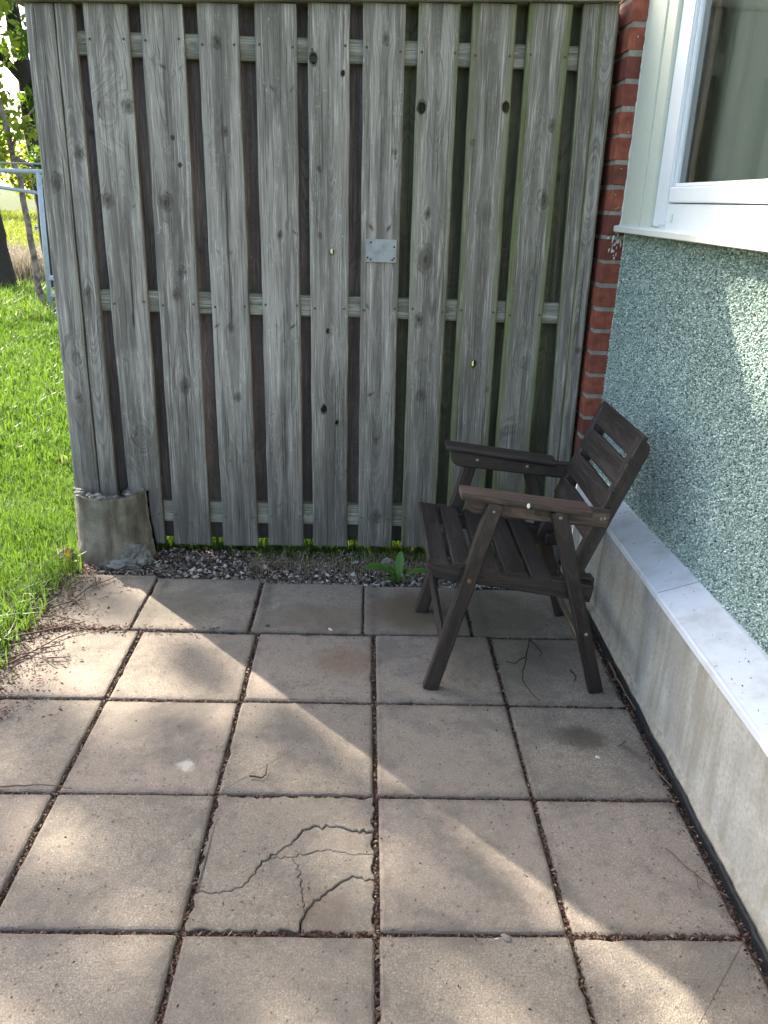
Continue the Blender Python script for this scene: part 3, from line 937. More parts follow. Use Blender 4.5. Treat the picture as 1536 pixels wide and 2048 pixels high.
# window: trim, frame, sash, glass, sill
win = empty('window', (2.13, 1.5, 3.4)); win.parent = house; win.location = (Vector((2.13, 1.5, 3.4)) - ORIG['house']) * S
ORIG[win.name] = Vector((2.13, 1.5, 3.4))
ZT = 7.6
def vpost(name, xf, xb, y1a, y1b, y0a, y0b, z0, z1, mat, bev=.006):
    """upright whose left/right edges are given at the sill (a) and at z=5 (b)"""
    bm = bmesh.new()
    add_box(bm, (0, 0, 0), (1, 1, 1))
    for v in bm.verts:
        z = z0 + v.co.z * (z1 - z0)
        t = (z - 3.4) / 1.6
        yl = y1a + (y1b - y1a) * t; yr = y0a + (y0b - y0a) * t
        v.co = Vector((xf + v.co.x * (xb - xf), yr + v.co.y * (yl - yr), z))
    bmesh.ops.bevel(bm, geom=bm.edges[:], offset=bev, segments=2, affect='EDGES')
    return fin(bm, name, mat, win)
WX = 2.145
vpost('window_trim', WX, 2.33, PB - .03, PB - .0, 1.07, 1.11, 3.335, ZT, M['trim'])
vpost('window_trim', WX + .012, 2.33, 1.067, 1.107, .845, .885, 3.335, ZT, M['trim'])
vpost('window_frame', WX + .045, 2.33, .842, .882, .70, .74, 3.37, ZT, M['pvc'])
vpost('sash', WX + .030, 2.28, .697, .735, .53, .57, 3.375, ZT, M['pvc'], .012)
vpost('glazing_bead', WX + .060, 2.28, .528, .568, .497, .537, 3.64, ZT, M['pvc'], .010)
box('window_frame', (WX + .045, -9, 3.345), (2.33, .6965, 3.545), M['pvc'], win, .008, seg=2)
box('sash', (WX + .030, -9, 3.552), (2.28, .529, 3.662), M['pvc'], win, .012, seg=2)
box('glazing_bead', (WX + .060, -9, 3.664), (2.28, .496, 3.690), M['pvc'], win, .008, seg=2)
obj('window_glass', [(2.235, .56, 3.66), (2.235, -9, 3.66), (2.235, -9, ZT), (2.235, .56, ZT)], [[0, 1, 2, 3]], M['glass'], win)
# small plastic peg on the frame
box('drain_cap', (WX + .036, .405, 3.415), (WX + .047, .445, 3.475), M['trim'], win, .003)
profile_y('window_sill', [(2.085, 3.305), (2.10, 3.298), (2.34, 3.308), (2.34, 3.372), (2.17, 3.362), (2.092, 3.352), (2.085, 3.345)], PB - .012, -9, M['sill'], win, 6, .0004)
# caulk between brick and trim, squeezed out unevenly
P = []; Rr = []
for i in range(150):
    z = 3.30 + i * (4.3 / 150)
    t = (z - 3.4) / 1.6
    P.append((2.156 + .005 * mnoise.noise(Vector((z * 5, 1, 0))) + .009 * mnoise.noise(Vector((z * 23, 5, 0))), PB - .004, z))
    Rr.append(.015 + .022 * abs(mnoise.noise(Vector((z * 11, 2, 2)))) * abs(mnoise.noise(Vector((z * 3.1, 5, 2)))) * 2)
obj('caulk_bead', *tube([(P, Rr), ([(2.155, PB - .006, 3.33), (2.12, PB - .006, 3.30), (2.095, PB - .005, 3.26), (2.09, PB - .004, 3.20)], [.018, .016, .010, .004])], 6), M['caulk'], win, smooth=True)
P = [(2.203 + .006 * mnoise.noise(Vector((z * 7, 4, 0))) + lean(z), PB - .002, z) for z in np.linspace(1.05, 3.3, 70)]
obj('caulk_bead', *tube([(P, [.007 + .005 * abs(mnoise.noise(Vector((p[2] * 13, 8, 1)))) for p in P])], 5), M['caulk'], house, smooth=True)
# room behind the window and the house above
def shell(name, lo, hi, mat, parent, skip):
    (x0, y0, z0), (x1, y1, z1) = lo, hi
    V = [(x, y, z) for z in (z0, z1) for y in (y0, y1) for x in (x0, x1)]
    Fs = {'b': [0, 1, 3, 2], 't': [4, 6, 7, 5], 'x0': [0, 2, 6, 4], 'x1': [1, 5, 7, 3], 'y0': [0, 4, 5, 1], 'y1': [2, 3, 7, 6]}
    return obj(name, V, [f for k, f in Fs.items() if k not in skip], mat, parent)
shell('room', (2.345, -9.2, .5), (13, 1.4, 8.0), M['room'], house, ('x0',))
box('upper_wall', (2.215, -9.2, ZT + .005), (14, 2.34, 14.5), M['housewall'], house)
box('side_wall', (2.365, 1.60, -.2), (14, 2.33, ZT), M['housewall'], house)
box('roof', (1.3, -9.6, 14.6), (15, 3.0, 15.0), M['housewall'], house)
box('window_strip', (2.27, .36, 3.68), (2.30, .435, ZT - .01), M['brownstrip'], win, .01)  # narrow brown upright just behind the glass
# curtain
V, F = [], []
ny, nz = 220, 2
for i in range(ny):
    y = .62 - i * (4.4 / ny)
    x = 2.43 + .035 * math.sin(i * .30 + 1.5 * math.sin(i * .05)) + .02 * math.sin(i * .11)
    for z in (2.2, 7.9): V.append((x, y, z))
    if i: F.append([2 * i - 2, 2 * i, 2 * i + 1, 2 * i - 1])
cur = obj('curtain', V, F, M['curtain'], None, (2.62, -1, 2.2), smooth=True)
tag(cur, 'sheer grey green curtain hanging in folds behind the window', 'curtain')

# ================================================================ FENCE
FY = 1.72
fence = empty('wooden_fence', (-.5, FY, 0), 'tall weathered grey wooden fence panel of overlapping vertical boards', 'fence')
BD = [(-2.543, -2.183, -2.542, -2.208), (-2.076, -1.724, -2.103, -1.722), (-1.6, -1.259, -1.59, -1.224), (-1.122, -.773, -1.108, -.742),
      (-.677, -.323, -.641, -.279), (-.21, .145, -.162, .196), (.254, .606, .297, .65), (.71, 1.08, .768, 1.159), (1.184, 1.55, 1.224, 1.569)]
KN = {0: [(-0.048, 4.145, 0.071, 0), (0.141, 4.19, 0.051, 1), (-0.116, 3.424, 0.061, 1), (0.117, 3.38, 0.061, 2), (0.023, 1.207, 0.074, 0), (-0.074, 1.983, 0.072, 2)], 1: [(0.068, 4.44, 0.1, 3), (-0.065, 3.419, 0.06, 1), (0.042, 2.814, 0.04, 1), (0.037, 3.954, 0.02, 4), (0.089, 3.734, 0.02, 4), (-0.024, 3.357, 0.08, 2), (0.015, 1.728, 0.051, 1), (-0.017, 2.609, 0.04, 1)], 2: [(-0.01, 4.696, 0.045, 1), (0.022, 4.021, 0.04, 1), (-0.146, 3.983, 0.045, 2), (-0.028, 2.96, 0.079, 3), (-0.139, 2.332, 0.08, 2), (-0.001, 2.322, 0.04, 1), (0.037, 1.642, 0.046, 1), (0.008, 1.047, 0.104, 3)], 3: [(0.048, 4.299, 0.108, 3), (0.002, 3.173, 0.025, 1), (0.14, 3.198, 0.069, 5), (0.031, 2.29, 0.099, 3), (-0.11, 1.474, 0.071, 2), (0.139, 1.49, 0.071, 5), (-0.056, 0.513, 0.084, 2), (0.1, 0.545, 0.073, 5)], 4: [(-0.131, 4.604, 0.039, 6), (0.121, 4.5, 0.02, 6), (-0.09, 3.74, 0.024, 1), (0.025, 3.043, 0.024, 6), (-0.014, 2.315, 0.02, 6), (-0.057, 1.548, 0.035, 6), (0.073, 1.414, 0.02, 6), (-0.085, 3.184, 0.02, 1)], 5: [(0.016, 4.77, 0.035, 1), (0.115, 3.896, 0.029, 1), (0.149, 3.796, 0.049, 5), (-0.005, 3.2, 0.107, 3), (-0.111, 2.56, 0.069, 2), (0.023, 1.78, 0.11, 3), (-0.007, 1.242, 0.025, 1), (0.007, 0.425, 0.052, 1)], 6: [(-0.124, 4.257, 0.044, 6), (-0.031, 3.395, 0.034, 1), (-0.032, 3.002, 0.078, 1), (-0.019, 1.99, 0.05, 0), (-0.028, 1.716, 0.05, 1), (0.16, 3.435, 0.068, 2), (-0.076, 2.444, 0.049, 1)], 7: [(0.145, 4.289, 0.04, 6), (0.026, 3.424, 0.059, 7), (0.017, 2.531, 0.059, 7), (-0.002, 2.038, 0.03, 6), (0.148, 1.784, 0.025, 1), (-0.132, 3.999, 0.025, 1)], 8: [(-0.024, 3.555, 0.035, 0), (0.096, 3.546, 0.045, 1), (0.018, 2.811, 0.035, 0), (0.048, 2.066, 0.045, 0), (-0.08, 1.354, 0.036, 0), (0.1, 4.161, 0.035, 1)]}
def capz(x): return 5.02 + .034 * (x + .3)
def vboard(xlt, xrt, xlb, xrb, y, z0, ztop, th, knots, seed, nx, nz, mat, name='board', algae=0, fr=.5, cham=.010):
    L_ = ztop - z0
    t0, t1 = z0 / 5, ztop / 5
    l0, r0 = xlb + (xlt - xlb) * t0, xrb + (xrt - xrb) * t0
    l1, r1 = xlb + (xlt - xlb) * t1, xrb + (xrt - xrb) * t1
    kk = [(kx, kz - z0, kr, kd) for kx, kz, kr, kd in knots]
    return board(name, ((l0 + r0) / 2, y, z0), (0, 0, 1), (1, 0, 0), (0, -1, 0), L_, r0 - l0, r1 - l1, th, mat, fence, seed, kk, nx, nz,
                 shift1=(l1 + r1) / 2 - (l0 + r0) / 2, flat_rings=fr, algae=algae, cham=cham)
CR = {4: [(.03, 4.3, .75, 8), (.05, 1.0, .6, 8)], 3: [(.03, 4.5, .5, 8), (.02, 1.6, 1.5, 8)], 1: [(.03, 1.6, 1.1, 8)], 2: [(0, 3.4, 1.2, 8), (.0, .8, .7, 8)], 8: [(-.06, 4.4, .65, 8)], 0: [(.03, 2.6, .5, 8)], 5: [(.02, .9, .4, 8)], 6: [(.03, .8, .5, 8)]}
TONE = [.02, .0, .08, .10, -.10, .14, -.02, -.06, -.03]
WARM = [0, .05, .0, 0, .25, .1, .25, .35, .3]
ALG = [.05, .0, .0, .05, .08, .15, .5, .8, 1.0]
for i, b in enumerate(BD):
    knots = KN[i]
    z0 = [.045, .04, .04, .055, .055, .065, .07, .075, .075][i]
    # the pixel rows of the knots were read on this plane; keep their ids as kinds 0..7
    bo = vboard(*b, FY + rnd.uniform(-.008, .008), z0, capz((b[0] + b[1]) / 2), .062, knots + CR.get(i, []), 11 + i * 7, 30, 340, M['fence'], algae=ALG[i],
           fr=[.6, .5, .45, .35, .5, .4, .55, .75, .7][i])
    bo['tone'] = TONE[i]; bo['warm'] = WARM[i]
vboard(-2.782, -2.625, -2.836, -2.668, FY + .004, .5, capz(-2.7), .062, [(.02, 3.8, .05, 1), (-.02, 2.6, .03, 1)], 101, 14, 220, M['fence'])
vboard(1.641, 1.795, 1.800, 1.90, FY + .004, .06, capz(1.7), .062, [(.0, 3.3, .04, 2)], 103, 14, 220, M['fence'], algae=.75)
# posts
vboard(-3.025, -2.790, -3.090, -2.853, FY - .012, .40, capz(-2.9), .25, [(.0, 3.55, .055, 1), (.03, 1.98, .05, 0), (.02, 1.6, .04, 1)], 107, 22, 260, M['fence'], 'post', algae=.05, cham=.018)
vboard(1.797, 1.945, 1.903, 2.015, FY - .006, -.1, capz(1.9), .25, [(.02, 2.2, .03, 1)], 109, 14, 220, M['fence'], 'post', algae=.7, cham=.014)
# rails
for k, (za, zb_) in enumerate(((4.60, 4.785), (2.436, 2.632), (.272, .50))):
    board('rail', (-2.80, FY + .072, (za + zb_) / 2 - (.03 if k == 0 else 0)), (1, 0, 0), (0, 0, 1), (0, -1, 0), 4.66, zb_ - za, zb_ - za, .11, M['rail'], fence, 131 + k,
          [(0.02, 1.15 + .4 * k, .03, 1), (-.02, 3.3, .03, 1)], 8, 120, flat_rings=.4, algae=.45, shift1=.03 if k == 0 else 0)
# back boards, one behind each gap
XT = [(-2.625 - .09, -2.543 + .10)]
edges_t = [(-2.782, -2.625)] + [(b[0], b[1]) for b in BD] + [(1.641, 1.795)]
edges_b = [(-2.836, -2.668)] + [(b[2], b[3]) for b in BD] + [(1.800, 1.90)]
for i in range(len(edges_t) - 1):
    ct = (edges_t[i][1] + edges_t[i + 1][0]) / 2; cb = (edges_b[i][1] + edges_b[i + 1][0]) / 2
    m = M['backwood'] if i < 6 else M['backgreen']
    vboard(ct - .212, ct + .212, cb - .212, cb + .212, FY + .186, .05, capz(ct) + .03, .055, [(rnd.uniform(-.05, .05), rnd.uniform(1, 4), .03, 1)], 151 + i, 10, 120, m, 'back_board',
           algae=0 if i < 6 else .5, fr=.9)
# cap board
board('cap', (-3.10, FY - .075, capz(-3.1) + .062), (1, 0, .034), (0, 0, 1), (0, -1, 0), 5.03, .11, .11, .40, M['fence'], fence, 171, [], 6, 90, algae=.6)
box('gap_light_block', (1.88, FY + .262, .02), (2.20, FY + .33, capz(1.9) - .02), M['fence'], fence)  # unseen strip added to block sun through the gap beside the pier
# nails
V, F = [], []
def nail(x, y, z, r=.0115):
    b = len(V); n = 7
    V.append((x, y - .006, z))
    for k in range(n):
        a = 2 * math.pi * k / n
        V.append((x + r * math.cos(a), y, z + r * math.sin(a)))
    for k in range(n): F.append([b, b + 1 + k, b + 1 + (k + 1) % n])
for i, b in enumerate(BD):
    for z in (4.69, 2.53, .385):
        for s in (0, 1):
            t = z / 5
            x = b[2 + s] + (b[s] - b[2 + s]) * t + (.035 if s == 0 else -.035)
            nail(x + rnd.uniform(-.006, .006), FY - .010, z + rnd.uniform(-.02, .02))
o = obj('nail_heads', V, F, M['nail'], fence); o['kind'] = 'stuff'
# small metal plate
bm = bmesh.new()
add_box(bm, (-.147, FY - .022, 2.960), (.137, FY - .0105, 3.165), .004)
pl = fin(bm, 'metal_plate', M['alu'], fence)
for x, z in ((-.10, 3.135), (.115, 3.10), (.115, 3.0), (-.13, 3.0), (-.10, 2.985), (.10, 2.985)):
    V, F = [], []
    nail(x, FY - .0225, z, .009)
    obj('screw', V, F, M['twigdark'], pl)

# ---- concrete footing round the left post
ft = empty('concrete_footing', (-2.72, 1.75, -.1), 'broken rounded concrete footing around the foot of the left fence post', 'footing')
def footing():
    bm = bmesh.new()
    na, nz_ = 72, 26
    cx, cy = -2.715, 1.80
    def rad(a, t):
        r = .385 + .045 * (1 - t) ** 1.5
        r += .016 * mnoise.noise(Vector((math.cos(a) * 2, math.sin(a) * 2, t * 2))) + .012 * mnoise.noise(Vector((math.cos(a) * 9, math.sin(a) * 9, t * 8)))
        r += .006 * mnoise.noise(Vector((math.cos(a) * 30, math.sin(a) * 30, t * 25)))
        return r
    rings = []
    for k in range(nz_ + 1):
        t = k / nz_
        ring = []
        for i in range(na):
            a = 2 * math.pi * i / na
            top = .655 + .022 * mnoise.noise(Vector((math.cos(a) * 4, math.sin(a) * 4, 3))) + .012 * mnoise.noise(Vector((math.cos(a) * 17, math.sin(a) * 17, 5)))
            z = -.16 + (top + .16) * t
            r = rad(a, t)
            x, y = cx + r * math.cos(a) * 1.0, cy + r * math.sin(a)
            if y > 1.695: y = 1.695 + (y - 1.695) * .0 if x > -2.60 else y
            ring.append(bm.verts.new((x, y, z)))
        rings.append(ring)
    for k in range(nz_):
        for i in range(na):
            bm.faces.new([rings[k][i], rings[k][(i + 1) % na], rings[k + 1][(i + 1) % na], rings[k + 1][i]])
    prev = rings[-1]
    for q in (.86, .62, .34):
        ring = []
        for i, v in enumerate(rings[-1]):
            p = Vector((cx + (v.co.x - cx) * q, cy + (v.co.y - cy) * q, 0))
            p.z = .60 + .05 * q * q - .04 + .03 * mnoise.noise(Vector((p.x * 9, p.y * 9, 0))) + .018 * mnoise.noise(Vector((p.x * 24, p.y * 24, 4)))
            ring.append(bm.verts.new(p))
        for i in range(na):
            bm.faces.new([prev[i], prev[(i + 1) % na], ring[(i + 1) % na], ring[i]])
        prev = ring
    bm.faces.new(prev)
    return fin(bm, 'footing_body', M['footing'], ft, smooth=True)
footing()
# broken rim crumbs and a torn flange at the foot
def lump(name, c, s, mat, parent, seed, sub=3, base=(0, 0, 0), amp=.25, fr=6):
    bm = bmesh.new()
    bmesh.ops.create_icosphere(bm, subdivisions=sub, radius=1)
    for v in bm.verts:
        n_ = 1 + amp * mnoise.noise(v.co * 1.4 + Vector((seed * 3.1, 0, 0))) + amp * .4 * mnoise.noise(v.co * fr * .6 + Vector((0, seed * 1.7, 0)))
        v.co = Vector((c[0] + v.co.x * s[0] * n_, c[1] + v.co.y * s[1] * n_, c[2] + v.co.z * s[2] * n_))
    return fin(bm, name, mat, parent, base)
lump('broken_flange', (-2.46, 1.50, .01), (.15, .09, .15), M['broken'], ft, 3, 4, amp=.6, fr=16)
lump('broken_flange', (-2.57, 1.38, -.05), (.13, .10, .050), M['broken'], ft, 8, 4, amp=.75, fr=16)
for k in range(16):
    a = math.radians(rnd.uniform(190, 350)); r = rnd.uniform(.31, .395)
    lump('rim_chunk', (-2.715 + r * math.cos(a), 1.80 + r * math.sin(a), .655 + rnd.uniform(-.01, .012)), (rnd.uniform(.02, .055), rnd.uniform(.015, .03), rnd.uniform(.012, .026)), M['broken'], ft, 20 + k, 2, amp=.5)

# ================================================================ CHAIR
chair = empty('garden_chair', (1.1, -.2, 0), 'dark brown slatted wooden folding garden chair facing left on the slabs beside the wall', 'chair')
def stick(name, a, b, w, th, across=(1, 0, 0), mat='chair', parent=None, seed=0, **kw):
    return beam(name, a, b, across, w, th, M[mat], parent or chair, 200 + seed, **kw)
YN, YF = -.80, .42
bolt_list = []
for s, Y in ((0, YN), (1, YF)):
    fl = stick('leg', (.43, Y, 0), (.815, Y, 1.545), .112, .07, seed=1 + s, nx=6, nz=40, algae=0)
    rl = stick('leg', (1.722, Y, 0), (1.262, Y, 1.50), .110, .07, seed=3 + s, nx=6, nz=40)
    inn = 1 if s == 0 else -1
    # arm rail, with a rounded lower front corner, and the board on top
    Ya = Y + inn * .068
    ar = board('arm_rail', (.60, Ya - .03, 1.516), Vector((1.045, 0, -.098)).normalized(), (0.094, 0, 1), (0, -1, 0), 1.05, .135, .135, .06, M['chairworn' if s == 0 else 'chair'], chair, 220 + s, [(0, .7, .03, 1)], 8, 60, round0=.10)
    ab = board('armrest', (.565, Y - .10 + inn * .045, 1.606), Vector((.93, 0, -.118)).normalized(), (0.12, 0, 1), (0, -1, 0), .935, .042, .042, .20, M['chairworn' if s == 0 else 'chair'], chair, 224 + s, [], 5, 60, cham=.012)
    # seat rail
    Ys = Y + inn * .075
    sr = board('seat_rail', (.352, Ys - .035, 1.005), Vector((1.25, 0, -.19)).normalized(), (0.15, 0, 1), (0, -1, 0), 1.262, .135, .135, .07, M['chair'], chair, 230 + s, [], 6, 50, round0=.12)
    # back rail
    Yb = Y + inn * .140
    br = board('back_rail', (1.43, Yb - .032, .84), Vector((.445, 0, 1.20)).normalized(), (.94, 0, -.35), (0, -1, 0), 1.232, .105, .125, .064, M['chair'], chair, 234 + s, [], 8, 60, round1=-.095)
    br['note'] = 0; del br['note']
for k, (x0, x1) in enumerate(((.360, .512), (.540, .693), (.742, .897), (.925, 1.100), (1.125, 1.290))):
    zc = lambda x: 1.098 - .155 * (x - .36)
    a = Vector(((x0 + x1) / 2, -.775, zc((x0 + x1) / 2)))
    dirx = Vector((1, 0, -.155)).normalized()
    nrm = Vector((.155, 0, 1)).normalized()
    board('seat_slat', a, (0, 1, .012), dirx, nrm, 1.13, x1 - x0, x1 - x0, .042, M['chair'], chair, 240 + k, [(rnd.uniform(-.04, .04), rnd.uniform(.2, .9), .02, 1)], 8, 50)
for k, ((xa, za), (xb, zb_)) in enumerate((((1.818, 2.035), (1.752, 1.868)), ((1.735, 1.826), (1.667, 1.655)), ((1.650, 1.612), (1.582, 1.440)), ((1.562, 1.395), (1.497, 1.235)))):
    pa, pb = Vector((xa, 0, za)), Vector((xb, 0, zb_))
    up = (pa - pb); h_ = up.length; up.normalize()
    nrm = Vector((-up.z, 0, up.x))
    c = (pa + pb) / 2 + nrm * .0
    board('back_slat', (c.x, -.715, c.z), (0, 1, 0), up, nrm, 1.04, h_, h_, .040, M['chair'], chair, 250 + k, [(rnd.uniform(-.04, .04), rnd.uniform(.2, .9), .02, 1)], 8, 50)
stick('stretcher', (.505, -.765, .40), (.505, .385, .40), .085, .035, (.25, 0, 1), 'chair', seed=61, nz=30)
stick('stretcher', (1.60, -.765, .34), (1.60, .385, .34), .085, .035, (-.3, 0, 1), 'chairpale', seed=62, nz=30)
# hinge blocks behind the seat, near and far
for Y in (-.60, .22):
    box('hinge_block', (1.44, Y - .05, .80), (1.64, Y + .05, .90), M['chair'], chair, .012)
stick('back_brace', (1.585, -.655, .855), (1.585, .275, .855), .06, .05, (1, 0, 0), 'chair', seed=64)
def bolt(x, y, z, r, mat='bolt'):
    bm = bmesh.new()
    bmesh.ops.create_uvsphere(bm, u_segments=10, v_segments=6, radius=1)
    for v in bm.verts: v.co = Vector((x + v.co.x * r, y + v.co.y * r * .45, z + v.co.z * r))
    fin(bm, 'bolt', M[mat], chair, smooth=True)
for x, z, r, m in ((.665, .945, .018, 'rust'), (.80, 1.49, .012, 'bolt'), (1.275, 1.455, .014, 'bolt'), (1.575, .52, .015, 'bolt')):
    bolt(x, YN - .036, z, r, m)
for x, z in ((1.585, 1.425), (1.612, 1.43)):
    bolt(x, YN + .068 - .031, z, .012)
for x, z in ((.83, 1.50), (1.255, 1.455)):
    bolt(x, YF - .068 - .032, z, .016)
lump('bird_dropping', (1.025, YN - .095, 1.565), (.012, .006, .020), M['dropping'], chair, 4, 2, amp=.2)

# ================================================================ GRAVEL STRIP, STONES, LITTER
gravel = empty('gravel_strip', (0, 1.3, -.06), kind='structure')
g = np.random.default_rng(21)
N = 5600
px = g.uniform(-3.2, 1.95, N); py = g.uniform(.93, 1.88, N) 
keep = (py > .98 + .035 * (px < -1.5)) & (g.random(N) < np.clip(1.25 - .55 * np.abs((py - 1.25) / .45), .25, 1))
px, py = px[keep], py[keep]
V, F = chips(np.stack([px, py, np.full(len(px), -.088) + g.uniform(0, .02, len(px)) + .05 * np.clip((1.12 - py) / .15, 0, 1)], -1), np.clip(g.lognormal(-4.35, .45, len(px)), .005, .030), 22, .6)
o = obj('gravel', V, F, M['stone'], gravel, attrs={'tint': np.repeat(np.clip(g.normal(.58, .26, len(px)), 0, 1), 6)})
o['kind'] = 'stuff'
protos = []
for k in range(7):
    bm = bmesh.new()
    bmesh.ops.create_icosphere(bm, subdivisions=1, radius=1)
    for v in bm.verts:
        v.co *= 1 + .35 * mnoise.noise(v.co * 1.3 + Vector((k * 5.3, 0, 0)))
    me = bpy.data.meshes.new('stone')
    bm.to_mesh(me); bm.free()
    at = me.attributes.new('tint', 'FLOAT', 'POINT'); at.data.foreach_set('value', [[.2, .35, .5, .6, .75, .9, 1.0][k]] * len(me.vertices))
    me.materials.append(M['stone'])
    protos.append(me)
def stone_at(x, y, z, s, parent, name='stone'):
    o = bpy.data.objects.new(name, rnd.choice(protos))
    link(o, parent)
    o.location = (Vector((x, y, z)) - ORIG[parent.name]) * S
    o.scale = (s * S * rnd.uniform(.9, 1.4), s * S * rnd.uniform(.7, 1.0), s * S * rnd.uniform(.45, .7))
    o.rotation_euler = (rnd.uniform(-.4, .4), rnd.uniform(-.4, .4), rnd.uniform(0, 6.28))
    return o
for k in range(150):
    x = rnd.uniform(-3.0, 1.9); y = rnd.gauss(1.28, .17)
    if not 1.0 < y < 1.8 or (x < -2.25 and y > 1.3): continue
    stone_at(x, y, -.075, rnd.uniform(.016, .042), gravel)
# litter in the joints, along the wall and over the left edge
def litter(n, xy, z, seed, smin=.006, smax=.02, name='leaf_litter', mat='litter', parent=None, tp=1.3):
    g = np.random.default_rng(seed)
    p = np.asarray(xy); n = len(p)
    a = g.uniform(0, 6.28, n); s = g.uniform(smin, smax, n)
    d = np.stack([np.cos(a), np.sin(a), g.uniform(-.4, .4, n)], -1) * s[:, None]
    q = np.stack([-np.sin(a), np.cos(a), g.uniform(-.5, .5, n)], -1) * (s * g.uniform(.15, .6, n))[:, None]
    c = np.concatenate([p, (z + g.uniform(0, .012, n))[:, None]], 1)
    V = np.stack([c - d, c - q * .6, c + d, c + q + np.array([0, 0, .004])], 1).reshape(-1, 3)
    k = (np.arange(n) * 4)[:, None]
    F = (k + np.array([0, 1, 2])).tolist() + (k + np.array([0, 2, 3])).tolist()
    o = obj(name, V, F, M[mat], parent, attrs={'tint': np.repeat(g.random(n) ** tp, 4)})
    o['kind'] = 'stuff'
    return o
g = np.random.default_rng(31)
J = []
for j in range(0, -5, -1):
    n = 3200 if j < 0 else 700
    J.append(np.stack([g.uniform(-4, 1.93, n), j + g.normal(0, .010, n)], -1))
for i in range(-3, 2):
    n = 1700
    J.append(np.stack([i + g.normal(0, .011, n), g.uniform(-5, 0, n)], -1))
for x in (-2.11, -1.08, -.095, .86):
    J.append(np.stack([x + g.normal(0, .009, 200), g.uniform(0, .95, 200)], -1))
J = np.concatenate(J)
litter(0, J, -.024, 33, .005, .019, parent=patio, name='joint_litter')
W_ = np.stack([1.935 - np.abs(g.normal(0, .035, 1500)), g.uniform(-4.6, .2, 1500)], -1)
litter(0, W_, .002, 34, .005, .016, parent=patio, name='wall_litter')
E_ = np.stack([-3.02 + g.normal(0, .24, 5600), g.uniform(-1.3, 1.0, 5600)], -1)
E2 = np.stack([-3.1 + np.abs(g.normal(0, .75, 900)), g.normal(0.0, .04, 900)], -1)
litter(0, np.concatenate([E_, E2]), .004, 35, .006, .022, parent=patio, name='edge_litter')
sc_ = np.stack([g.uniform(-3.5, 1.9, 1000), g.uniform(-4, .95, 1000)], -1)
litter(0, sc_, .002, 36, .004, .013, parent=patio, name='scattered_crumbs')
lc = np.stack([2.02 + g.uniform(0, .18, 80), g.uniform(-3, 1.5, 80)], -1)
lo = litter(0, lc, 0, 39, .004, .011, parent=house, name='ledge_crumbs')
me_ = lo.data
for v in me_.vertices: v.co.z += (.985 + .36 * ((v.co.x / S + 2.0) - 2.02)) * S
gs = np.stack([g.uniform(-3.0, 1.9, 6500), np.clip(g.normal(1.35, .27, 6500), .97, 1.95)], -1)
litter(0, gs, -.075, 37, .006, .028, parent=gravel, name='dry_debris', tp=.8)

# twigs lying about
def twig(paths, r, label, mat='twig', group=None, z=.012):
    P = []
    for pts in paths:
        c = catmull([(x, y, z + r + rnd.uniform(0, .01)) for x, y in pts], 5)
        c = [p + Vector((rnd.gauss(0, .004), rnd.gauss(0, .004), 0)) for p in c]
        P.append((c, list(np.linspace(r, r * .45, len(c)))))
    b = (paths[0][0][0], paths[0][0][1], 0)
    V, F = tube(P, 5)
    o = obj('twig', V, F, M[mat], None, b, smooth=True)
    return tag(o, label, 'twig', group)
TG = 'fallen twigs on the patio'
twig([[(-2.87, -.59), (-2.74, -.37), (-2.6, -.14), (-2.39, -.01)], [(-2.74, -.37), (-2.55, -.30)]], .008, 'long curved twig crossing the joint at the left edge of the slabs', group=TG)
twig([[(-2.96, -.56), (-2.74, -.43), (-2.51, -.6)], [(-2.62, -.5), (-2.45, -.48)]], .008, 'bent twig lying nearest the camera among the left edge twigs', group=TG)
twig([[(-2.77, .4), (-2.67, .86), (-2.84, 1.12)], [(-2.7, .7), (-2.5, .98)], [(-2.75, .5), (-2.62, .36)]], .007, 'forked thin twig on the corner slab in front of the footing', group=TG)
twig([[(-2.96, -.18), (-2.72, -.04), (-2.5, .08)]], .010, 'thick straight twig half buried in litter at the lawn edge', group=TG)
twig([[(-2.93, .3), (-2.65, .5), (-2.60, .28)]], .007, 'short crooked twig on the corner slab beside the grass', group=TG)
twig([[(-3.0, .15), (-2.8, .18), (-2.55, .1)]], .008, 'pale twig lying along the back joint at the left edge', group=TG)
twig([[(-.81, -1.86), (-.72, -1.85), (-.715, -1.74)]], .006, 'small hooked dark twig alone on the middle slab', 'twigdark', TG)
twig([[(1.34, -.07), (1.23, -.46), (1.17, -.72), (1.25, -.98)], [(1.25, -.37), (1.15, -.45), (1.07, -.43)], [(1.34, -.08), (1.40, -.29), (1.36, -.36)]], .0065, 'branching dark twig on the slab under the chair', 'twigdark', TG)
twig([[(1.93, -.44), (1.93, -.8), (1.945, -1.09)]], .012, 'long pale stick lying against the black membrane by the chair leg', 'twig', TG)
twig([[(1.72, -1.47), (1.85, -1.67), (1.92, -1.92)], [(1.76, -1.45), (1.68, -1.5)]], .008, 'brown twig with a curled tip by the wall beyond the damp spot', 'twig', TG)
twig([[(1.70, -2.43), (1.82, -2.65), (1.93, -2.78)], [(1.8, -2.6), (1.78, -2.72)]], .0055, 'thin forked twig by the wall nearest the camera', 'twig', TG)
twig([[(1.58, -.55), (1.60, -.65), (1.57, -.72)]], .007, 'tiny curled twig inside the rear chair leg', 'twigdark', TG)
twig([[(-2.35, -1.98), (-2.1, -1.96), (-1.9, -1.99)]], .006, 'straight twig along the joint at the far left', 'twig', TG)
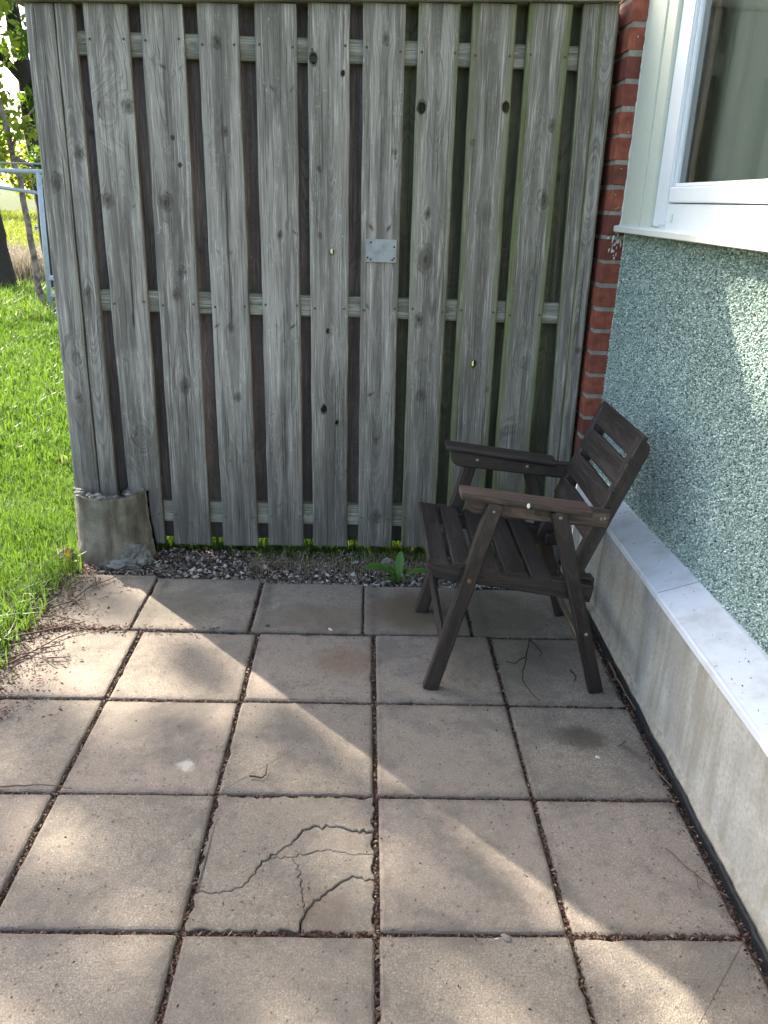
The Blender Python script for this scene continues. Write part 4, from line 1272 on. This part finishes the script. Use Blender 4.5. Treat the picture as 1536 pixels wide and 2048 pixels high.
# loose stones and crumbs on the slabs
def pebble(x, y, s, label, tint=6):
    o = stone_at(x, y, s * .3, s, patio, 'pebble')
    o.parent = None; o.data = protos[tint]
    o.location = (x * S, y * S, (s * .30 + .002) * S)
    ORIG[o.name] = Vector((x, y, 0))
    tag(o, label, 'pebble')
pebble(-.38, .055, .020, 'small white pebble in the joint below the rusty stain')
pebble(-.93, .10, .020, 'small black pebble on the back row of slabs', 0)
pebble(1.52, -1.60, .016, 'white chip on the slab near the damp spot')
pebble(.66, -3.03, .022, 'grey pebble on the front slab beside the joint', 3)
pebble(-2.95, .62, .030, 'grey pebble at the edge of the lawn by the corner slab', 4)
rock = lump('rock', (.16, 1.56, -.06), (.085, .06, .055), M['broken'], None, 12, 3, (.16, 1.5, -.05), .35)
tag(rock, 'pale grey lump of rock in the grass under the fence', 'rock')
rock = lump('rock', (-3.15, 1.47, .0), (.08, .07, .08), M['footing'], None, 15, 3, (-3.16, 1.42, -.06), .4)
tag(rock, 'dark lumpy rock beside the concrete footing at the lawn edge', 'rock')

# dandelion in front of the fence
def leafmesh(base, tip, width, lobes, curl, seed):
    r2 = random.Random(seed)
    base, tip = Vector(base), Vector(tip)
    d = tip - base; L_ = d.length
    sd = d.cross(Vector((0, 0, 1)))
    if sd.length < .05: sd = Vector((1, 0, 0))
    sd.normalize(); up = sd.cross(d).normalized()
    n = 16; V, F, tt = [], [], []
    for i in range(n + 1):
        t = i / n
        w = width * (math.sin(math.pi * min(1, t * .9 + .06)) ** .8) * (.25 + .75 * t)
        w *= 1 - .42 * lobes * (0.5 + .5 * math.cos(t * 6.28 * 4.5)) * (1 - t * .6)
        if i == n: w = .004
        c = base + d * t + up * (curl * math.sin(math.pi * t) * L_)
        zz = .25 * w
        V += [tuple(c - sd * w + up * zz), tuple(c - up * .0), tuple(c + sd * w * r2.uniform(.85, 1.1) + up * zz)]
        tt += [.7, .2, .8]
        if i:
            b = 3 * (i - 1)
            F += [[b, b + 1, b + 4, b + 3], [b + 1, b + 2, b + 5, b + 4]]
    return V, F, tt
dand = empty('dandelion', (.25, 1.06, -.05), 'small green dandelion with toothed leaves growing at the back edge of the slabs', 'plant')
for k, (tip, w, lo) in enumerate((((-.10, 1.06, .13), .135, .5), ((.27, 1.20, .25), .068, .4), ((.56, 1.0, .12), .10, .7), ((.10, .98, .02), .04, .8), ((.38, .96, .03), .04, .9), ((.33, 1.2, .10), .03, .6), ((.12, 1.2, .12), .04, .8))):
    V, F, tt = leafmesh((.25, 1.06, -.03), tip, w, lo, .16, k)
    obj('leaf', V, F, M['weed'], dand, smooth=True, attrs={'tint': tt})
weed = empty('weed', (-3.10, 1.36, -.05), 'small weed with one green and one reddish leaf beside the concrete footing', 'plant')
for k, (b_, tip, w, tv) in enumerate((((-3.05, 1.33, .13), (-3.02, 1.37, .33), .050, 1.0), ((-3.06, 1.30, -.03), (-3.07, 1.31, .17), .055, .12), ((-3.07, 1.30, -.03), (-2.95, 1.24, .05), .035, .9))):
    V, F, tt = leafmesh(b_, tip, w, .1, .1, 50 + k)
    obj('leaf', V, F, M['reddish'], weed, smooth=True, attrs={'tint': [tv] * len(V)})
weed2 = empty('weed', (-3.2, -.28, -.05), 'broad leaved bright green weed at the left edge of the patio', 'plant')
for k, (tip, w) in enumerate((((-3.02, -.38, .10), .05), ((-3.10, -.22, .30), .055), ((-3.30, -.30, .2), .05))):
    V, F, tt = leafmesh((-3.2, -.28, -.03), tip, w, .05, .15, 60 + k)
    obj('leaf', V, F, M['weed'], weed2, smooth=True, attrs={'tint': tt})

# ================================================================ GRASS
def add_grass(name, pts, h, w, seed, mat, lean=.6, tint=(.45, .22), label=None):
    V, F = blades(pts, h, w, seed, lean)
    g = np.random.default_rng(seed + 1)
    o = obj(name, V, F, M[mat], attrs={'tint': np.repeat(np.clip(g.normal(*tint, len(pts)), 0, 1), 5)})
    o['kind'] = 'stuff'
    return o
g = np.random.default_rng(41)
# the lawn to the left, dense near the camera
n = 105000
Y = -2.0 + 20.5 * g.random(n) ** 1.25
Xl = -3.9 - .47 * Y - 1.5; Xr = np.where(Y < 1.5, -3.12 + .05 * np.sin(Y * 9), -3.05 - .30 * (Y - 1.5))
X = Xl + (Xr - Xl) * g.random(n)
hh = g.uniform(.05, .15, n) * (1 + .5 * np.sin(X * 2.3 + Y * 1.7) * np.cos(Y * 2.9))
hh *= np.where((Y < 1.6) & (X > -3.7), 1.45, 1.0)
hh *= np.where(Y > 15, 2.0, 1.0)
add_grass('lawn_grass', np.stack([X, Y, np.full(n, -.085)], -1), hh, g.uniform(.0065, .0125, n) * (1 + Y * .06), 42, 'grass', .7)
n = 900                                              # long blades leaning over the slab edge
X = -3.10 + g.normal(0, .10, n); Y = g.uniform(-1.3, 1.35, n)
add_grass('edge_grass', np.stack([X, Y, np.full(n, -.07)], -1), g.uniform(.12, .34, n), g.uniform(.010, .018, n), 43, 'grass', 1.0)
n = 14000                                            # grass on the far side, seen under the boards
X = g.uniform(-3.0, 2.2, n); Y = 1.92 + 3.0 * g.random(n) ** 2.2
add_grass('far_side_grass', np.stack([X, Y, np.full(n, -.115)], -1), g.uniform(.10, .28, n), g.uniform(.010, .016, n), 44, 'grass', .7, (.6, .22))
n = 2600                                             # tufts reaching through under the fence
X = np.concatenate([g.normal(-.95, .25, 700), g.normal(.1, .3, 900), g.normal(.45, .25, 1000)]); Y = 1.62 + np.abs(g.normal(0, .22, n))
add_grass('fence_grass', np.stack([X, Y, np.full(n, -.10)], -1), g.uniform(.03, .12, n), g.uniform(.008, .014, n), 45, 'grass', 1.0, (.65, .22))
n = 1500                                             # dead grass in the gravel
X = g.uniform(-1.3, 1.8, n); Y = g.normal(1.48, .12, n)
add_grass('dead_grass', np.stack([X, Y, np.full(n, -.095)], -1), g.uniform(.05, .15, n), g.uniform(.006, .010, n), 46, 'reed', 1.6, (.35, .25))
n = 26000                                            # open lawn right of the frame edge beyond the fence, for knot-holes and side views
X = g.uniform(-9, 6, n); Y = 4.5 + 14 * g.random(n)
add_grass('back_lawn_grass', np.stack([X, Y, np.full(n, -.09)], -1), g.uniform(.12, .3, n), g.uniform(.02, .04, n), 47, 'grass', .8, (.6, .2))
n = 9000                                             # weeds round the rack and trees
Y = g.uniform(16.5, 24, n); X = -4.2 - .47 * Y - 1.5 + (2.6 + .12 * Y) * g.random(n)
add_grass('tall_weeds', np.stack([X, Y, np.full(n, -.1)], -1), g.uniform(.2, .85, n) * (g.random(n) ** .5), g.uniform(.02, .06, n), 48, 'grass', .8, (.65, .25))
n = 6000                                             # dry reeds
Y = g.uniform(27, 33, n); X = -4.2 - .47 * Y - 2.0 + (3.0 + .12 * Y) * g.random(n)
add_grass('dry_reeds', np.stack([X, Y, np.full(n, -.1)], -1), g.uniform(.5, 1.7, n), g.uniform(.02, .045, n), 49, 'reed', .9, (.5, .25))
n = 24000                                            # meadow beyond
Y = 33 + 70 * g.random(n) ** 1.3; X = -4.0 - .47 * Y - 4 + (6 + .2 * Y) * g.random(n)
add_grass('meadow_grass', np.stack([X, Y, np.full(n, -.1)], -1), g.uniform(.5, 1.3, n), g.uniform(.06, .14, n), 50, 'meadow', .7)

# ================================================================ CLOTHES RACK, TREES
rack = empty('clothes_rack', (-9.3, 18, -.1), 'blue grey steel clothes drying frame with wires standing on the lawn behind the fence', 'drying rack')
obj('upright', *tube([([(-9.42, 18, -.1), (-9.30, 18, 3.92)], .075)], 8), M['rack'], rack, smooth=True)
obj('top_bar', *tube([([(-8.3, 18, 3.92), (-13.6, 18, 3.90)], .062)], 8), M['rack'], rack, smooth=True)
obj('brace', *tube([([(-9.34, 18, 3.36), (-11.6, 18, 3.62)], .050)], 8), M['rack'], rack, smooth=True)
obj('upright', *tube([([(-13.4, 18, -.1), (-13.4, 18, 3.90)], .075)], 8), M['rack'], rack, smooth=True)
box('bracket', (-9.36, 17.94, 1.02), (-9.0, 18.1, 1.14), M['rack'], rack, .01)
box('bracket', (-9.36, 17.94, .55), (-9.0, 18.1, .67), M['rack'], rack, .01)
for y in (17.6, 18.1, 18.6):
    obj('wire', *tube([([(-8.0, y, 4.12), (-13.6, y, 4.10)], .012)], 4), M['wire'], rack)

def tree(name, trunk_paths, crowns, size, mat, bark, label, seed, sides=9, squash=1.0, group=None):
    b = trunk_paths[0][0][0]
    t = empty(name, (b[0], b[1], -.1), label, 'tree', group)
    P = []
    for pts, r0, r1 in trunk_paths:
        c = catmull(pts, 5)
        c = [p + Vector((rnd.gauss(0, .02), rnd.gauss(0, .02), 0)) for p in c]
        P.append((c, [r0 + (r1 - r0) * (i / (len(c) - 1)) for i in range(len(c))]))
    obj('trunk', *tube(P, sides), M[bark], t, smooth=True)
    V, F, tint = leaf_cloud([c for c, r, n in crowns], [r for c, r, n in crowns], [n for c, r, n in crowns], size, seed, squash)
    o = obj('crown', V, F, M[mat], t, attrs={'tint': tint})
    return t
# three trees just behind the fence end
tree('tree', [([(-11.0, 23, -.1), (-11.1, 23, 2.8), (-11.2, 23, 4.7), (-11.31, 23, 7.1), (-11.5, 23, 9.7), (-11.8, 23.2, 13)], .36, .18),
              ([(-11.25, 23, 5.2), (-10.6, 22.6, 7.5), (-9.6, 22.4, 9.5)], .14, .05), ([(-11.3, 23, 6.6), (-12.6, 22.5, 8.5), (-13.6, 22, 10.5)], .14, .05)],
     [((-11.4, 21.5, 8.8), .8, 110), ((-12.2, 22.2, 7.4), .8, 90), ((-10.9, 22.6, 6.0), .55, 80), ((-12.4, 22.0, 9.6), 1.2, 200), ((-10.4, 22.2, 9.4), 1.3, 200),
      ((-11.6, 23.0, 11.5), 2.2, 500), ((-9.2, 22.4, 10.8), 1.6, 260), ((-13.6, 22.2, 11.4), 1.8, 260), ((-10.75, 22, 4.3), .45, 60), ((-11.9, 21, 6.6), .7, 120), ((-10.6, 21.5, 7.6), .6, 90), ((-12.3, 21.2, 8.6), .7, 120)], .34, 'leaf', 'bark',
     'dark leaning tree trunk with leafy crown rising behind the fence post', 61)
tree('tree', [([(-9.85, 18.6, -.1), (-10.05, 18.9, .8), (-10.25, 19.2, 2.43), (-10.5, 19.5, 4.1), (-10.85, 19.8, 5.7), (-11.3, 20, 7.4)], .115, .06),
              ([(-10.55, 19.6, 4.3), (-10.1, 19.8, 4.0), (-9.6, 20, 3.1)], .06, .03), ([(-10.6, 19.6, 4.6), (-10.2, 19.8, 5.3), (-9.6, 20, 6.0)], .05, .02)],
     [((-10.2, 19.6, 5.0), .45, 60), ((-10.9, 19.3, 4.5), .5, 60), ((-11.0, 20.2, 5.8), .6, 80), ((-9.7, 20.4, 4.4), .5, 60), ((-11.4, 20, 7.6), 1.3, 240), ((-10.15, 20.4, 3.75), .4, 40), ((-11.4, 19.6, 5.2), .5, 90), ((-11.2, 19.2, 3.9), .35, 40)], .27, 'leafbright', 'barklight',
     'slender pale tree stem leaning in front of the meadow beside the rack', 62)
tree('tree', [([(-12.75, 23, -.1), (-12.9, 23, 1.62), (-12.98, 23, 3.4), (-13.2, 23, 6.1), (-13.6, 23, 9.2)], .38, .2),
              ([(-13.1, 23, 4.4), (-12.2, 22.6, 6.0), (-11.9, 22.4, 7.0)], .12, .05)],
     [((-12.2, 22.4, 5.6), .55, 70), ((-12.4, 22.6, 4.6), .5, 60), ((-13.4, 22.8, 7.4), 1.2, 200), ((-14.2, 23, 10.2), 2.2, 420), ((-12.7, 22, 3.9), .45, 40)], .32, 'leaf', 'bark',
     'thick dark tree trunk at the left edge of the picture', 63)
# hedge-like trees behind the meadow
for k, (x, y, r, hgt) in enumerate(((-44, 66, 5, 5.0), (-38, 60, 4, 4.0), (-31, 84, 7.5, 7.5), (-42, 82, 9, 9), (-24, 84, 8.5, 9.0), (-12, 90, 8, 9), (-52, 95, 10, 10))):
    cr = [((x + rnd.gauss(0, r * .4), y + rnd.gauss(0, r * .3), hgt * rnd.uniform(.25, 1.0)), r * rnd.uniform(.28, .45), 170) for _ in range(11)]
    tree('tree', [([(x, y, -.1), (x + .1, y, hgt * .5), (x - .1, y, hgt * .9)], .3, .1)], cr, .75 if y > 60 else .5, 'leafbright', 'bark',
         ['small sunlit tree at the far left of the meadow', 'low rounded sunlit tree in the meadow at the left edge', 'tall sunlit tree far across the meadow', 'large pale green tree at the far left of the meadow',
          'wide sunlit tree at the back of the meadow behind the rack', 'sunlit tree at the back of the meadow hidden by the fence', 'farthest large tree at the meadow edge'][k], 70 + k, 6, .9, 'trees beyond the meadow')
o = box('storage_box', (-24.2, 55, -.1), (-22.9, 56, .9), M['bluething'], None, .02, (-23.5, 55.5, -.1))
tag(o, 'small blue box far off in the meadow beside the rack', 'box')
o = lump('shrub', (-27.6, 56, .5), (.45, .4, .8), M['darkshed'], None, 5, 3, (-27.6, 56, -.1), .3)
tag(o, 'small dark green bush far off in the meadow', 'bush')

# tall trees to the left of the garden, outside the picture: their leaves dapple the patio
sd = np.array([-1, 1.11, 1.07])
dark = [(-1.38, -.55), (-2.42, -1.33), (-2.04, -1.82), (-1.4, -2.35), (-1.24, -1.47), (-1.14, -2.14), (-.7, -2.22), (-.81, -2.8), (-.3, -3.0), (.21, -2.24), (-.18, -3.24), (-1.8, -2.91), (-.86, -3.3), (.25, -2.92), (-.52, -1.45),
        (-1.63, -1.79), (.68, -2.88), (.89, -3.3), (-2.4, -2.28), (.29, -3.6), (-2.9, -2.4), (-2.62, .62)]
g = np.random.default_rng(81)
crA, crB = [], []
for k, (x, y) in enumerate(dark):
    t = g.uniform(17.5, 20.5)
    p = np.array([x, y, 0]) + sd * t
    (crA if k % 2 else crB).append((p, g.uniform(.24, .42), 62))
for y in np.linspace(1.5, -.05, 8):                   # leaves that shade the upper window
    for z in (3.8, 4.3, 4.9, 5.5, 6.3, 7.1):
        p = np.array([2.15, y, z]) + sd * g.uniform(17.5, 19.5)
        crB.append((p, .55, 70))
for y in np.linspace(1.2, -.02, 6):                 # and the frame left of its sunlit corner
    crA.append((np.array([2.15, y, 3.45]) + sd * g.uniform(17.5, 19.5), .34, 56))
for y, z in ((-1.2, 1.9), (-1.6, 2.0), (-1.5, 1.4), (-1.0, 1.75), (-2.0, 1.6), (-1.1, 1.5), (-1.3, 1.2), (-.8, 1.6), (-1.5, 1.6), (-2.2, 1.1), (-2.6, 1.5), (-3.0, 1.2), (-2.5, .8)):  # leaf clusters added on the sun's path to shade the lower pebbledash
    crA.append((np.array([2.2, y, z]) + sd * g.uniform(17.5, 19.5), .36, 60))
for y, z in ((-1.3, 2.0), (-1.5, 1.85), (-1.75, 1.75), (-1.9, 2.0), (-2.1, 1.4), (-2.3, 1.7), (-2.0, 1.2)):
    crA.append((np.array([2.2, y, z]) + sd * g.uniform(17.5, 19.5), .40, 80))
tree('tree', [([(-22.5, 16.0, -.1), (-22.5, 16.1, 6), (-22.3, 16.4, 12), (-21.8, 16.8, 17), (-21.0, 17.4, 21), (-20.0, 18.6, 25)], .5, .10),
              ([(-21.9, 16.7, 16), (-20.8, 18.0, 19), (-19.0, 19.4, 21)], .08, .02), ([(-21.0, 17.4, 21), (-19.2, 19.4, 22.5), (-17, 21.2, 23.5)], .08, .02)], crA, .33, 'leaf', 'bark', 'tall leafy tree left of the garden, the nearer of the pair', 82)
tree('tree', [([(-24.5, 18.0, -.1), (-24.4, 18.0, 6), (-24.0, 18.3, 12), (-23.2, 18.7, 18), (-22, 19.4, 22), (-20, 20.6, 26)], .45, .10),
              ([(-23.4, 18.6, 17), (-21.6, 19.0, 19.5), (-20, 19.8, 20.5)], .08, .02)], crB, .33, 'leaf', 'bark', 'tall leafy tree left of the garden, the farther of the pair', 83)
